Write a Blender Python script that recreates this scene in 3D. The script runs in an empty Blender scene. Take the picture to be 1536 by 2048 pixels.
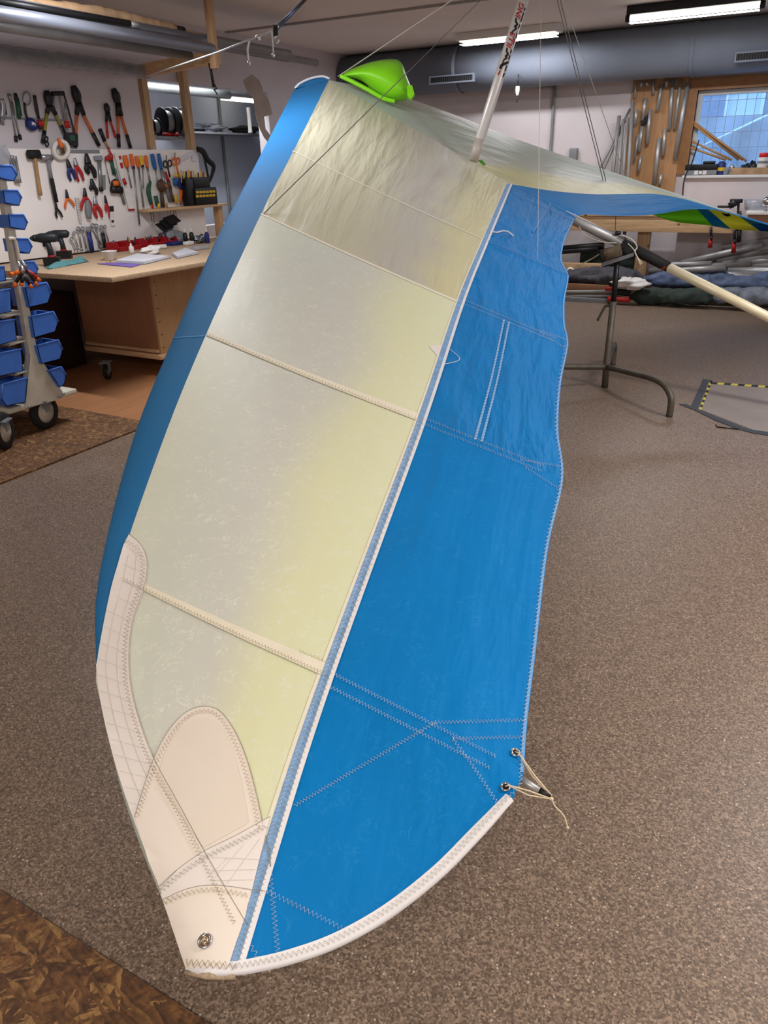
import bpy, bmesh, math, random
import numpy as np
from mathutils import Vector, Matrix
from mathutils.bvhtree import BVHTree
random.seed(4)
SC = bpy.context.scene
COL = SC.collection

# ------------------------------------------------------------------ camera
F_PX = 1480.0
PITCH, ROLL, YAW = (math.radians(a) for a in (25.04, -1.345, 29.27))
CAM_H = 1.5
_f = np.array([-math.sin(YAW), math.cos(YAW), 0.0]); _r = np.array([math.cos(YAW), math.sin(YAW), 0.0]); _u = np.array([0, 0, 1.0])
FWD = math.cos(PITCH)*_f - math.sin(PITCH)*_u
_u2 = math.cos(PITCH)*_u + math.sin(PITCH)*_f
RGT = math.cos(ROLL)*_r + math.sin(ROLL)*_u2
UPV = math.cos(ROLL)*_u2 - math.sin(ROLL)*_r
EYE = np.array([0, 0, CAM_H])
cam = bpy.data.cameras.new('camera'); camo = bpy.data.objects.new('camera', cam); COL.objects.link(camo)
cam.sensor_fit = 'VERTICAL'; cam.sensor_height = 24.0; cam.lens = 24.0*F_PX/2048.0
cam.clip_start = 0.05; cam.clip_end = 200
camo.matrix_world = Matrix(((RGT[0], UPV[0], -FWD[0], 0), (RGT[1], UPV[1], -FWD[1], 0), (RGT[2], UPV[2], -FWD[2], CAM_H), (0, 0, 0, 1)))
SC.camera = camo

# ------------------------------------------------------------------ world, exposure
w = bpy.data.worlds.new('daylight'); SC.world = w; w.use_nodes = True
wn = w.node_tree.nodes; wl = w.node_tree.links
wn['Background'].inputs['Color'].default_value = (0.22, 0.50, 1.0, 1)
wn['Background'].inputs['Strength'].default_value = 4.2
SC.view_settings.view_transform = 'Standard'; SC.view_settings.look = 'None'
SC.view_settings.gamma = 1.0; SC.view_settings.use_curve_mapping = False
SC.view_settings.exposure = 0.12

# ------------------------------------------------------------------ lamps: the visible fittings, and added fluorescent battens out of view
CEIL = 2.82
LAMPS = []   # (x, y, length, watts, colour) built as fixtures further down
def lamp_light(x, y, z, length, width, watts, col, rotz=0.0):
    l = bpy.data.lights.new('tube_light', 'AREA'); l.shape = 'RECTANGLE'; l.size = length; l.size_y = width
    l.energy = watts; l.color = col
    o = bpy.data.objects.new('tube_light', l); COL.objects.link(o); o.location = (x, y, z); o.rotation_euler = (0, 0, rotz)
    o.visible_camera = True
    return o
WARM = (1.0, 0.92, 0.82); COOL = (0.96, 0.96, 1.0)
ADDED_LAMPS = [   # unseen battens, added; spots and watts chosen for the light they give
    (1.5, 1.9, 64, WARM, 'above the open floor right of the camera'), (0.2, -1.3, 62, WARM, 'behind the camera'), (-2.6, -0.6, 20, WARM, 'above the near floor board'),
    (-3.7, 3.9, 54, COOL, 'above the bin cart'), (0.9, 4.4, 60, COOL, 'above the floor patch'),
]

# ------------------------------------------------------------------ pixel rays: points of the photograph on planes of the room
def ray(x, y): return (x-768)/F_PX*RGT - (y-1024)/F_PX*UPV + FWD
def PZ(x, y, z=0.0): d = ray(x, y); return EYE + d*(z-CAM_H)/d[2]
def PX(x, y, X): d = ray(x, y); return EYE + d*X/d[0]
def PY(x, y, Y): d = ray(x, y); return EYE + d*Y/d[1]
def PD(x, y, D): return EYE + ray(x, y)*D

# ------------------------------------------------------------------ materials
def srgb(r, g, b):
    def f(c):
        c /= 255.0
        return c/12.92 if c <= 0.04045 else ((c+0.055)/1.055)**2.4
    return (f(r), f(g), f(b), 1.0)
MATS = {}
def mat(name, rgb, rough=0.6, metal=0.0, var=0.08, scale=14.0, bump=0.0, bscale=60.0, alpha=1.0, trans=0.0, spec=0.4, emit=0.0):
    if name in MATS: return MATS[name]
    m = bpy.data.materials.new(name); m.use_nodes = True; nt = m.node_tree; n = nt.nodes; L = nt.links
    b = n['Principled BSDF']; c = srgb(*rgb)
    tc = n.new('ShaderNodeTexCoord')
    if var > 0:
        nz = n.new('ShaderNodeTexNoise'); nz.inputs['Scale'].default_value = scale; nz.inputs['Detail'].default_value = 4
        L.new(tc.outputs['Object'], nz.inputs['Vector'])
        rp = n.new('ShaderNodeValToRGB'); rp.color_ramp.elements[0].position = 0.3; rp.color_ramp.elements[1].position = 0.7
        rp.color_ramp.elements[0].color = tuple(v*(1-var*1.6) for v in c[:3])+(1,); rp.color_ramp.elements[1].color = tuple(min(1, v*(1+var)) for v in c[:3])+(1,)
        L.new(nz.outputs['Fac'], rp.inputs['Fac']); L.new(rp.outputs['Color'], b.inputs['Base Color'])
        if emit: L.new(rp.outputs['Color'], b.inputs['Emission Color'])
    else:
        b.inputs['Base Color'].default_value = c; b.inputs['Emission Color'].default_value = c
    b.inputs['Roughness'].default_value = rough; b.inputs['Metallic'].default_value = metal
    b.inputs['Specular IOR Level'].default_value = spec; b.inputs['Alpha'].default_value = alpha
    b.inputs['Transmission Weight'].default_value = trans; b.inputs['Emission Strength'].default_value = emit
    if bump > 0:
        nb = n.new('ShaderNodeTexNoise'); nb.inputs['Scale'].default_value = bscale; nb.inputs['Detail'].default_value = 5
        L.new(tc.outputs['Object'], nb.inputs['Vector'])
        bp = n.new('ShaderNodeBump'); bp.inputs['Strength'].default_value = bump; bp.inputs['Distance'].default_value = 0.02
        L.new(nb.outputs['Fac'], bp.inputs['Height']); L.new(bp.outputs['Normal'], b.inputs['Normal'])
    MATS[name] = m
    return m

# ------------------------------------------------------------------ mesh builder
class MB:
    def __init__(s): s.v = []; s.f = []; s.smooth = []; s.uv = None
    def add(s, vs, fs, smooth=False):
        o = len(s.v); s.v += [tuple(float(c) for c in p) for p in vs]
        s.f += [tuple(i+o for i in f) for f in fs]; s.smooth += [smooth]*len(fs); return s
    def box(s, lo, hi, bev=0.0):
        x0, y0, z0 = lo; x1, y1, z1 = hi
        if x0 > x1: x0, x1 = x1, x0
        if y0 > y1: y0, y1 = y1, y0
        if z0 > z1: z0, z1 = z1, z0
        b = min(bev, (x1-x0)*.45, (y1-y0)*.45, (z1-z0)*.45)
        if b <= 0:
            vs = [(x, y, z) for z in (z0, z1) for y in (y0, y1) for x in (x0, x1)]
            return s.add(vs, [(0, 2, 3, 1), (4, 5, 7, 6), (0, 1, 5, 4), (2, 6, 7, 3), (0, 4, 6, 2), (1, 3, 7, 5)])
        bm = bmesh.new(); bmesh.ops.create_cube(bm, size=1.0)
        for v in bm.verts: v.co = Vector(((x0+x1)/2+v.co.x*(x1-x0), (y0+y1)/2+v.co.y*(y1-y0), (z0+z1)/2+v.co.z*(z1-z0)))
        bmesh.ops.bevel(bm, geom=bm.edges[:], offset=b, segments=2, affect='EDGES', profile=0.5)
        bm.verts.index_update(); s.add([v.co for v in bm.verts], [[v.index for v in f.verts] for f in bm.faces], True); bm.free(); return s
    def obox(s, c, ax, ay, az):   # oriented box, half axes
        c, ax, ay, az = (np.array(a, float) for a in (c, ax, ay, az))
        vs = [c+i*ax+j*ay+k*az for k in (-1, 1) for j in (-1, 1) for i in (-1, 1)]
        return s.add(vs, [(0, 2, 3, 1), (4, 5, 7, 6), (0, 1, 5, 4), (2, 6, 7, 3), (0, 4, 6, 2), (1, 3, 7, 5)])
    def tube(s, pts, r, n=10, cap=True, flat=None, smooth=True):
        # sweep of a circle (or an ellipse: flat=(direction, ratio)) along a polyline; r a number or a list
        P = [np.array(p, float) for p in pts]; R = [r]*len(P) if not hasattr(r, '__len__') else list(r)
        base = len(s.v); T = []
        for i in range(len(P)):
            a = P[max(0, i-1)]; b = P[min(len(P)-1, i+1)]; t = b-a; t /= (np.linalg.norm(t)+1e-12); T.append(t)
        ref = np.array([0, 0, 1.0]) if abs(T[0][2]) < .9 else np.array([1.0, 0, 0])
        if flat is not None: ref = np.array(flat[0], float)
        U = None; vs = []
        for i, p in enumerate(P):
            u = ref - T[i]*(ref@T[i]) if (U is None or flat is not None) else U - T[i]*(U@T[i])
            nn = np.linalg.norm(u)
            if nn < 1e-6: u = np.array([1.0, 0.2, 0.1]); u -= T[i]*(u@T[i]); nn = np.linalg.norm(u)
            U = u/nn; W = np.cross(T[i], U); k = flat[1] if flat is not None else 1.0
            for j in range(n):
                a = 2*math.pi*j/n; vs.append(p + R[i]*(k*math.cos(a)*U + math.sin(a)*W))
        fs = [(i*n+j, i*n+(j+1) % n, (i+1)*n+(j+1) % n, (i+1)*n+j) for i in range(len(P)-1) for j in range(n)]
        s.add(vs, fs, smooth)
        if cap:
            s.f += [tuple(base+j for j in range(n))[::-1], tuple(base+(len(P)-1)*n+j for j in range(n))]; s.smooth += [False, False]
        return s
    def lathe(s, c, axis, prof, n=20, smooth=True, close=True):
        # prof: list of (radius, height along axis)
        axis = np.array(axis, float); axis /= np.linalg.norm(axis); c = np.array(c, float)
        u = np.cross(axis, [0, 0, 1.0] if abs(axis[2]) < .9 else [1.0, 0, 0]); u /= np.linalg.norm(u); w_ = np.cross(axis, u)
        vs = []
        for r, h in prof:
            for j in range(n):
                a = 2*math.pi*j/n; vs.append(c + axis*h + r*(math.cos(a)*u+math.sin(a)*w_))
        fs = [(i*n+j, i*n+(j+1) % n, (i+1)*n+(j+1) % n, (i+1)*n+j) for i in range(len(prof)-1) for j in range(n)]
        base = len(s.v); s.add(vs, fs, smooth)
        if close:
            s.f += [tuple(base+j for j in range(n))[::-1], tuple(base+(len(prof)-1)*n+j for j in range(n))]; s.smooth += [False, False]
        return s
    def prism(s, poly, d):
        # polygon of 3-D points pushed along d
        d = np.array(d, float); n = len(poly); P = [np.array(p, float) for p in poly]
        vs = P + [p+d for p in P]
        fs = [tuple(range(n))[::-1], tuple(range(n, 2*n))] + [(i, (i+1) % n, n+(i+1) % n, n+i) for i in range(n)]
        return s.add(vs, fs)
    def grid(s, rows, smooth=True):
        n = len(rows[0]); vs = [p for r in rows for p in r]
        fs = [(i*n+j, i*n+j+1, (i+1)*n+j+1, (i+1)*n+j) for i in range(len(rows)-1) for j in range(n-1)]
        return s.add(vs, fs, smooth)
    def build(s, name, m, parent=None, uv=None, fix=True):
        me = bpy.data.meshes.new(name); me.from_pydata(s.v, [], s.f); me.update()
        if fix:
            bm = bmesh.new(); bm.from_mesh(me); bmesh.ops.recalc_face_normals(bm, faces=bm.faces[:]); bm.to_mesh(me); bm.free()
        me.polygons.foreach_set('use_smooth', s.smooth if len(s.smooth) == len(me.polygons) else [False]*len(me.polygons))
        if uv is not None:
            lay = me.uv_layers.new(name='UVMap')
            for l in me.loops: lay.data[l.index].uv = uv[l.vertex_index]
        me.materials.append(m if not isinstance(m, str) else MATS[m])
        o = bpy.data.objects.new(name, me); COL.objects.link(o)
        if parent is not None:
            o.parent = parent
            o.matrix_parent_inverse = Matrix.Translation(-Vector(parent.location))
        return o
def tag(o, label, cat, group=None, kind=None):
    o['label'] = label; o['category'] = cat
    if group: o['group'] = group
    if kind: o['kind'] = kind
    return o
def thing(name, label, cat, loc=(0, 0, 0), group=None):
    o = bpy.data.objects.new(name, None); COL.objects.link(o); o.location = tuple(float(c) for c in loc); o.empty_display_size = 0.1
    return tag(o, label, cat, group)
def struct(name, mb, m, parent=None):
    o = mb.build(name, m, parent)
    if parent is None: o['kind'] = 'structure'
    return o
def catmull(pts, n):
    P = np.array(pts, float); P = np.vstack([2*P[0]-P[1], P, 2*P[-1]-P[-2]]); out = []
    for i in range(1, len(P)-2):
        for k in range(n):
            t = k/n; a, b, c, d = P[i-1:i+3]
            out.append(0.5*((2*b)+(c-a)*t+(2*a-5*b+4*c-d)*t*t+(3*b-a-3*c+d)*t**3))
    out.append(P[-2]); return np.array(out)
# ================================================================== THE ROOM
def nodes_of(name):
    m = bpy.data.materials.new(name); m.use_nodes = True; MATS[name] = m
    return m, m.node_tree.nodes, m.node_tree.links, m.node_tree.nodes['Principled BSDF']
# speckled vinyl floor
m, n, L, b = nodes_of('vinyl')
tc = n.new('ShaderNodeTexCoord')
vg = n.new('ShaderNodeTexVoronoi'); vg.inputs['Scale'].default_value = 230; L.new(tc.outputs['Object'], vg.inputs['Vector'])
sg = n.new('ShaderNodeSeparateColor'); L.new(vg.outputs['Color'], sg.inputs['Color'])
rp = n.new('ShaderNodeValToRGB'); e = rp.color_ramp.elements
e[0].position = 0.0; e[0].color = srgb(88, 74, 62); e[1].position = 1.0; e[1].color = srgb(158, 137, 118)
e2 = e.new(0.6); e2.color = srgb(124, 105, 90)
L.new(sg.outputs['Red'], rp.inputs['Fac'])
vo = n.new('ShaderNodeTexVoronoi'); vo.inputs['Scale'].default_value = 75; L.new(tc.outputs['Object'], vo.inputs['Vector'])
cr = n.new('ShaderNodeValToRGB'); cr.color_ramp.elements[0].position = 0.07; cr.color_ramp.elements[0].color = (1, 1, 1, 1); cr.color_ramp.elements[1].position = 0.22; cr.color_ramp.elements[1].color = (0, 0, 0, 1)
L.new(vo.outputs['Distance'], cr.inputs['Fac'])
sel = n.new('ShaderNodeMath'); sel.operation = 'GREATER_THAN'; sel.inputs[1].default_value = 0.66
sp = n.new('ShaderNodeSeparateColor'); L.new(vo.outputs['Color'], sp.inputs['Color']); L.new(sp.outputs['Red'], sel.inputs[0])
mu = n.new('ShaderNodeMath'); mu.operation = 'MULTIPLY'; L.new(cr.outputs['Color'], mu.inputs[0]); L.new(sel.outputs[0], mu.inputs[1])
mx = n.new('ShaderNodeMix'); mx.data_type = 'RGBA'; L.new(mu.outputs[0], mx.inputs['Factor']); L.new(rp.outputs['Color'], mx.inputs['A']); mx.inputs['B'].default_value = srgb(206, 194, 180)
# pale worn scuff marks
nw = n.new('ShaderNodeTexNoise'); nw.inputs['Scale'].default_value = 1.3; nw.inputs['Detail'].default_value = 6; L.new(tc.outputs['Object'], nw.inputs['Vector'])
wr = n.new('ShaderNodeValToRGB'); wr.color_ramp.elements[0].position = 0.62; wr.color_ramp.elements[0].color = (0, 0, 0, 1); wr.color_ramp.elements[1].position = 0.8; wr.color_ramp.elements[1].color = (.35, .35, .35, 1)
L.new(nw.outputs['Fac'], wr.inputs['Fac'])
mx2 = n.new('ShaderNodeMix'); mx2.data_type = 'RGBA'; L.new(wr.outputs['Color'], mx2.inputs['Factor']); L.new(mx.outputs['Result'], mx2.inputs['A']); mx2.inputs['B'].default_value = srgb(170, 152, 138)
L.new(mx2.outputs['Result'], b.inputs['Base Color']); b.inputs['Roughness'].default_value = 0.42; b.inputs['Specular IOR Level'].default_value = 0.35
# oriented strand board
m, n, L, b = nodes_of('osb')
tc = n.new('ShaderNodeTexCoord'); prev = None
for k, (ang, sc_) in enumerate(((0.3, 12), (1.35, 15), (2.4, 11), (0.75, 17), (1.95, 13), (2.9, 16))):
    mp = n.new('ShaderNodeMapping'); mp.inputs['Rotation'].default_value = (0, 0, ang); mp.vector_type = 'TEXTURE'; mp.inputs['Scale'].default_value = (1.0, 1/6.5, 1.0); mp.inputs['Location'].default_value = (k*3.1, k*1.7, 0)
    wv = n.new('ShaderNodeTexNoise'); wv.inputs['Scale'].default_value = 9; wv.inputs['Detail'].default_value = 4; L.new(tc.outputs['Object'], wv.inputs['Vector'])
    wa = n.new('ShaderNodeMix'); wa.data_type = 'RGBA'; wa.blend_type = 'LINEAR_LIGHT'; wa.inputs['Factor'].default_value = 0.02; L.new(tc.outputs['Object'], wa.inputs['A']); L.new(wv.outputs['Color'], wa.inputs['B'])
    L.new(wa.outputs['Result'], mp.inputs['Vector'])
    vv = n.new('ShaderNodeTexVoronoi'); vv.inputs['Scale'].default_value = sc_; vv.inputs['Randomness'].default_value = 1.0; L.new(mp.outputs['Vector'], vv.inputs['Vector'])
    sp = n.new('ShaderNodeSeparateColor'); L.new(vv.outputs['Color'], sp.inputs['Color'])
    rp = n.new('ShaderNodeValToRGB'); rp.color_ramp.elements[0].color = srgb(90, 60, 36); rp.color_ramp.elements[1].color = srgb(168, 128, 78)
    e = rp.color_ramp.elements.new(0.75); e.color = srgb(126, 86, 50)
    L.new(sp.outputs['Red'], rp.inputs['Fac'])
    if prev is None: prev = rp.outputs['Color']
    else:
        sl = n.new('ShaderNodeMath'); sl.operation = 'GREATER_THAN'; sl.inputs[1].default_value = 0.68; L.new(sp.outputs['Green'], sl.inputs[0])
        mx = n.new('ShaderNodeMix'); mx.data_type = 'RGBA'; L.new(sl.outputs[0], mx.inputs['Factor']); L.new(prev, mx.inputs['A']); L.new(rp.outputs['Color'], mx.inputs['B']); prev = mx.outputs['Result']
    last = vv
nf = n.new('ShaderNodeTexNoise'); nf.inputs['Scale'].default_value = 38; nf.inputs['Detail'].default_value = 8; nf.inputs['Distortion'].default_value = 1.2; L.new(tc.outputs['Object'], nf.inputs['Vector'])
mf = n.new('ShaderNodeMix'); mf.data_type = 'RGBA'; mf.blend_type = 'MULTIPLY'; mf.inputs['Factor'].default_value = 0.9; L.new(prev, mf.inputs['A'])
rf = n.new('ShaderNodeValToRGB'); rf.color_ramp.elements[0].position = .3; rf.color_ramp.elements[0].color = (.35, .33, .3, 1); rf.color_ramp.elements[1].position = .62; L.new(nf.outputs['Fac'], rf.inputs['Fac']); L.new(rf.outputs['Color'], mf.inputs['B'])
L.new(mf.outputs['Result'], b.inputs['Base Color']); b.inputs['Roughness'].default_value = 0.7
bp = n.new('ShaderNodeBump'); bp.inputs['Strength'].default_value = 0.35; bp.inputs['Distance'].default_value = 0.01; L.new(last.outputs['Distance'], bp.inputs['Height']); L.new(bp.outputs['Normal'], b.inputs['Normal'])
# planed timber / plywood with grain along one axis
def wood(name, rgb, axis=0, rough=0.6, contrast=0.18, knots=False):
    m, n, L, b = nodes_of(name)
    tc = n.new('ShaderNodeTexCoord'); mp = n.new('ShaderNodeMapping'); s = [14, 14, 14]; s[axis] = 1.0; mp.inputs['Scale'].default_value = s
    L.new(tc.outputs['Object'], mp.inputs['Vector'])
    nz = n.new('ShaderNodeTexNoise'); nz.inputs['Scale'].default_value = 3.5; nz.inputs['Detail'].default_value = 7; nz.inputs['Distortion'].default_value = 0.6
    L.new(mp.outputs['Vector'], nz.inputs['Vector'])
    c = srgb(*rgb); rp = n.new('ShaderNodeValToRGB'); rp.color_ramp.elements[0].position = .3; rp.color_ramp.elements[1].position = .72
    rp.color_ramp.elements[0].color = (c[0]*(1-contrast*1.4), c[1]*(1-contrast*1.7), c[2]*(1-contrast*2), 1); rp.color_ramp.elements[1].color = tuple(min(1, v*(1+contrast)) for v in c[:3])+(1,)
    L.new(nz.outputs['Fac'], rp.inputs['Fac']); out = rp.outputs['Color']
    if knots:
        vo = n.new('ShaderNodeTexVoronoi'); vo.inputs['Scale'].default_value = 4.5; L.new(tc.outputs['Object'], vo.inputs['Vector'])
        kr = n.new('ShaderNodeValToRGB'); kr.color_ramp.elements[0].position = .06; kr.color_ramp.elements[0].color = (1, 1, 1, 1); kr.color_ramp.elements[1].position = .1; kr.color_ramp.elements[1].color = (0, 0, 0, 1)
        L.new(vo.outputs['Distance'], kr.inputs['Fac'])
        mx = n.new('ShaderNodeMix'); mx.data_type = 'RGBA'; L.new(kr.outputs['Color'], mx.inputs['Factor']); L.new(out, mx.inputs['A']); mx.inputs['B'].default_value = srgb(110, 66, 36); out = mx.outputs['Result']
    L.new(out, b.inputs['Base Color']); b.inputs['Roughness'].default_value = rough
    return m
wood('pine_x', (212, 178, 136), 0, knots=True); wood('pine_y', (200, 166, 126), 1, knots=True); wood('pine_z', (192, 158, 120), 2, knots=True)
wood('ply_floor', (168, 120, 84), 1, 0.35, 0.12); wood('ply_panel', (148, 104, 74), 2, 0.55, 0.08); wood('ply_light', (176, 142, 100), 2, 0.55, 0.08)
wood('tube_board', (176, 134, 92), 2, 0.6, 0.12)
mat('chipboard', (186, 160, 130), 0.7, var=0.12, scale=60, bump=0.2, bscale=150)
mat('wall_paint', (206, 198, 200), 0.7, var=0.03, scale=2.5)
mat('wall_paint_left', (206, 199, 204), 0.7, var=0.03, scale=2.5)
mat('ceiling_paint', (236, 228, 224), 0.8, var=0.03, scale=1.2)
mat('white_board', (240, 234, 230), 0.5, var=0.02, scale=3)
mat('duct_metal', (122, 130, 144), 0.6, 0.0, var=0.06, scale=3, spec=0.25)
mat('rail_grey', (120, 120, 124), 0.6, var=0.04)
mat('dark_grille', (20, 21, 24), 0.7, var=0.02)
mat('white_enamel', (222, 222, 220), 0.45, var=0.02)
mat('steel', (176, 178, 182), 0.35, 0.85, var=0.06); mat('chrome', (210, 210, 212), 0.15, 1.0, var=0.02)
mat('alu', (176, 176, 176), 0.42, 0.55, var=0.07, scale=6); mat('alu_dull', (140, 138, 136), 0.5, 0.35, var=0.1, scale=6)
mat('black_plastic', (20, 20, 22), 0.45, var=0.05); mat('black_rubber', (24, 24, 25), 0.75, var=0.05); mat('dark_steel', (52, 52, 54), 0.4, 0.7, var=0.08)
mat('tube_lit', (255, 250, 232), 0.5, var=0, emit=4.0); mat('diffuser_lit', (255, 246, 222), 0.5, var=0, emit=2.2)

LX, RX, BY, FY = -5.86, 2.6, 10.0, -3.2
struct('floor', MB().box((LX-1.1, FY, -.12), (RX, BY, 0)), 'vinyl')
struct('ceiling', MB().box((LX-1.5, FY, CEIL), (RX, BY, CEIL+.1)), 'ceiling_paint')
# ceiling joints: shallow cover strips running across the hall
for yv in (4.55, 7.3):
    struct('trim_1', MB().box((LX, yv-.03, CEIL-.012), (RX, yv+.03, CEIL-.001)), mat('ceiling_strip', (150, 144, 142), 0.8, var=0.02))
# back wall with the window opening
wx0, wx1, wz0, wz1 = -1.46, 0.75, 1.36, 2.19
mb = MB()
mb.box((LX, BY, 0), (wx0, BY+.25, CEIL)); mb.box((wx1, BY, 0), (RX, BY+.25, CEIL)); mb.box((wx0, BY, 0), (wx1, BY+.25, wz0)); mb.box((wx0, BY, wz1), (wx1, BY+.25, CEIL))
struct('wall_back', mb, 'wall_paint')
# left wall with the opening to the store room next door
o0 = PX(318, 300, LX); o1 = PX(543, 300, LX); oy0, oy1, oz0, oz1 = 5.2, float(o1[1]), 0.95, 2.3
mb = MB()
mb.box((LX-.16, FY, 0), (LX, oy0, CEIL)); mb.box((LX-.16, oy1, 0), (LX, BY, CEIL)); mb.box((LX-.16, oy0, 0), (LX, oy1, oz0)); mb.box((LX-.16, oy0, oz1), (LX, oy1, CEIL))
struct('wall_left', mb, 'wall_paint_left')
struct('wall_right', MB().box((RX, FY, 0), (RX+.15, BY, CEIL)), 'wall_paint')
struct('wall_front', MB().box((LX, FY-.15, 0), (RX, FY, CEIL)), 'wall_paint')
# boards laid on the floor
struct('floor_osb_sheet', MB().box((-6.0+.2, -.4, 0), (-3.58, 3.325, .011)), 'osb')
struct('floor_osb_sheet', MB().box((-3.2, -.63, 0), (-.3, .59, .011)), 'osb')
struct('floor_plywood_sheet', MB().box((-5.8, 3.33, 0), (-3.35, 7.4, .009)), 'ply_floor')
# ================================================================== THE HANG GLIDER
# sail cloth: thin, slightly see-through, crinkled
def sailcloth(name, stops, rough=0.42, crinkle=0.5, wrinkle=0.35, transl=0.18, wscale=(3.0, 9.0), tint=None, sheen=0.3, wdist=0.03):
    m, n, L, b = nodes_of(name)
    uv = n.new('ShaderNodeUVMap'); tc = n.new('ShaderNodeTexCoord')
    sx = n.new('ShaderNodeSeparateXYZ'); L.new(uv.outputs['UV'], sx.inputs['Vector'])
    n1 = n.new('ShaderNodeTexNoise'); n1.inputs['Scale'].default_value = 1.6; n1.inputs['Detail'].default_value = 3; L.new(tc.outputs['Object'], n1.inputs['Vector'])
    if len(stops) > 1:
        a1 = n.new('ShaderNodeMath'); a1.operation = 'MULTIPLY_ADD'; a1.inputs[1].default_value = 0.34; L.new(n1.outputs['Fac'], a1.inputs[0]); L.new(sx.outputs['X'], a1.inputs[2])
        a2 = n.new('ShaderNodeMath'); a2.operation = 'SUBTRACT'; a2.inputs[1].default_value = 0.17; L.new(a1.outputs[0], a2.inputs[0])
        rp = n.new('ShaderNodeValToRGB'); rp.color_ramp.interpolation = 'EASE'; els = rp.color_ramp.elements
        els[0].position, els[0].color = stops[0][0], srgb(*stops[0][1]); els[1].position, els[1].color = stops[-1][0], srgb(*stops[-1][1])
        for p_, c_ in stops[1:-1]:
            e = els.new(p_); e.color = srgb(*c_)
        L.new(a2.outputs[0], rp.inputs['Fac']); col = rp.outputs['Color']
    else:
        c = srgb(*stops[0][1]); rp = n.new('ShaderNodeValToRGB'); rp.color_ramp.elements[0].position = .3; rp.color_ramp.elements[1].position = .7
        rp.color_ramp.elements[0].color = tuple(v*.92 for v in c[:3])+(1,); rp.color_ramp.elements[1].color = tuple(min(1, v*1.06) for v in c[:3])+(1,)
        L.new(n1.outputs['Fac'], rp.inputs['Fac']); col = rp.outputs['Color']
    # fine crease scratches of the resin finish
    if crinkle > 0:
        nc = n.new('ShaderNodeTexNoise'); nc.inputs['Scale'].default_value = 42; nc.inputs['Detail'].default_value = 3; nc.inputs['Distortion'].default_value = 0.7; L.new(tc.outputs['Object'], nc.inputs['Vector'])
        s1 = n.new('ShaderNodeMath'); s1.operation = 'SUBTRACT'; s1.inputs[1].default_value = .5; L.new(nc.outputs['Fac'], s1.inputs[0])
        s2 = n.new('ShaderNodeMath'); s2.operation = 'ABSOLUTE'; L.new(s1.outputs[0], s2.inputs[0])
        s3 = n.new('ShaderNodeValToRGB'); s3.color_ramp.elements[0].position = 0.0; s3.color_ramp.elements[0].color = (1, 1, 1, 1); s3.color_ramp.elements[1].position = 0.028; s3.color_ramp.elements[1].color = (0, 0, 0, 1); L.new(s2.outputs[0], s3.inputs['Fac'])
        nm = n.new('ShaderNodeTexNoise'); nm.inputs['Scale'].default_value = 20; nm.inputs['Detail'].default_value = 3; L.new(tc.outputs['Object'], nm.inputs['Vector'])
        mr = n.new('ShaderNodeValToRGB'); mr.color_ramp.elements[0].position = .42; mr.color_ramp.elements[1].position = .56; L.new(nm.outputs['Fac'], mr.inputs['Fac'])
        mm = n.new('ShaderNodeMath'); mm.operation = 'MULTIPLY'; L.new(s3.outputs['Color'], mm.inputs[0]); L.new(mr.outputs['Color'], mm.inputs[1])
        m3 = n.new('ShaderNodeMath'); m3.operation = 'MULTIPLY'; m3.inputs[1].default_value = crinkle; L.new(mm.outputs[0], m3.inputs[0])
        mx = n.new('ShaderNodeMix'); mx.data_type = 'RGBA'; L.new(m3.outputs[0], mx.inputs['Factor']); L.new(col, mx.inputs['A']); mx.inputs['B'].default_value = srgb(*(tint or (240, 240, 225))); col = mx.outputs['Result']
    L.new(col, b.inputs['Base Color']); b.inputs['Roughness'].default_value = rough; b.inputs['Specular IOR Level'].default_value = sheen
    # long tension wrinkles, in sail coordinates (across the span they run along it)
    mp = n.new('ShaderNodeMapping'); mp.inputs['Scale'].default_value = (wscale[1], wscale[0]*5, 1); mp.inputs['Rotation'].default_value = (0, 0, 0.25); L.new(uv.outputs['UV'], mp.inputs['Vector'])
    nw = n.new('ShaderNodeTexNoise'); nw.inputs['Scale'].default_value = 1.0; nw.inputs['Detail'].default_value = 3; nw.inputs['Roughness'].default_value = 0.5; nw.inputs['Distortion'].default_value = 0.25; L.new(mp.outputs['Vector'], nw.inputs['Vector'])
    bp = n.new('ShaderNodeBump'); bp.inputs['Strength'].default_value = wrinkle; bp.inputs['Distance'].default_value = wdist; L.new(nw.outputs['Fac'], bp.inputs['Height'])
    L.new(bp.outputs['Normal'], b.inputs['Normal'])
    if transl > 0:
        tr = n.new('ShaderNodeBsdfTranslucent'); L.new(col, tr.inputs['Color']); L.new(bp.outputs['Normal'], tr.inputs['Normal'])
        ms = n.new('ShaderNodeMixShader'); ms.inputs['Fac'].default_value = transl; out = n['Material Output']
        L.new(b.outputs['BSDF'], ms.inputs[1]); L.new(tr.outputs['BSDF'], ms.inputs[2]); L.new(ms.outputs['Shader'], out.inputs['Surface'])
    return m
CREAM = [(0.0, (224, 228, 210)), (0.25, (217, 221, 209)), (0.45, (217, 218, 209)), (0.75, (231, 233, 194)), (1.0, (231, 235, 198))]  # yellow glow and grey show-through of the under surface painted into the cloth colour
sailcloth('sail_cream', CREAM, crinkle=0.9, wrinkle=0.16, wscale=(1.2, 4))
sailcloth('sail_cream_root', [(0.0, (216, 212, 186)), (0.4, (208, 204, 178)), (0.66, (200, 196, 184)), (0.9, (218, 212, 168)), (1.0, (218, 212, 170))], crinkle=0.0, wrinkle=0.6, wscale=(1.3, 13.0), wdist=0.05)  # duller root cloth: weaker light and the glow from below painted into its colour
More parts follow.
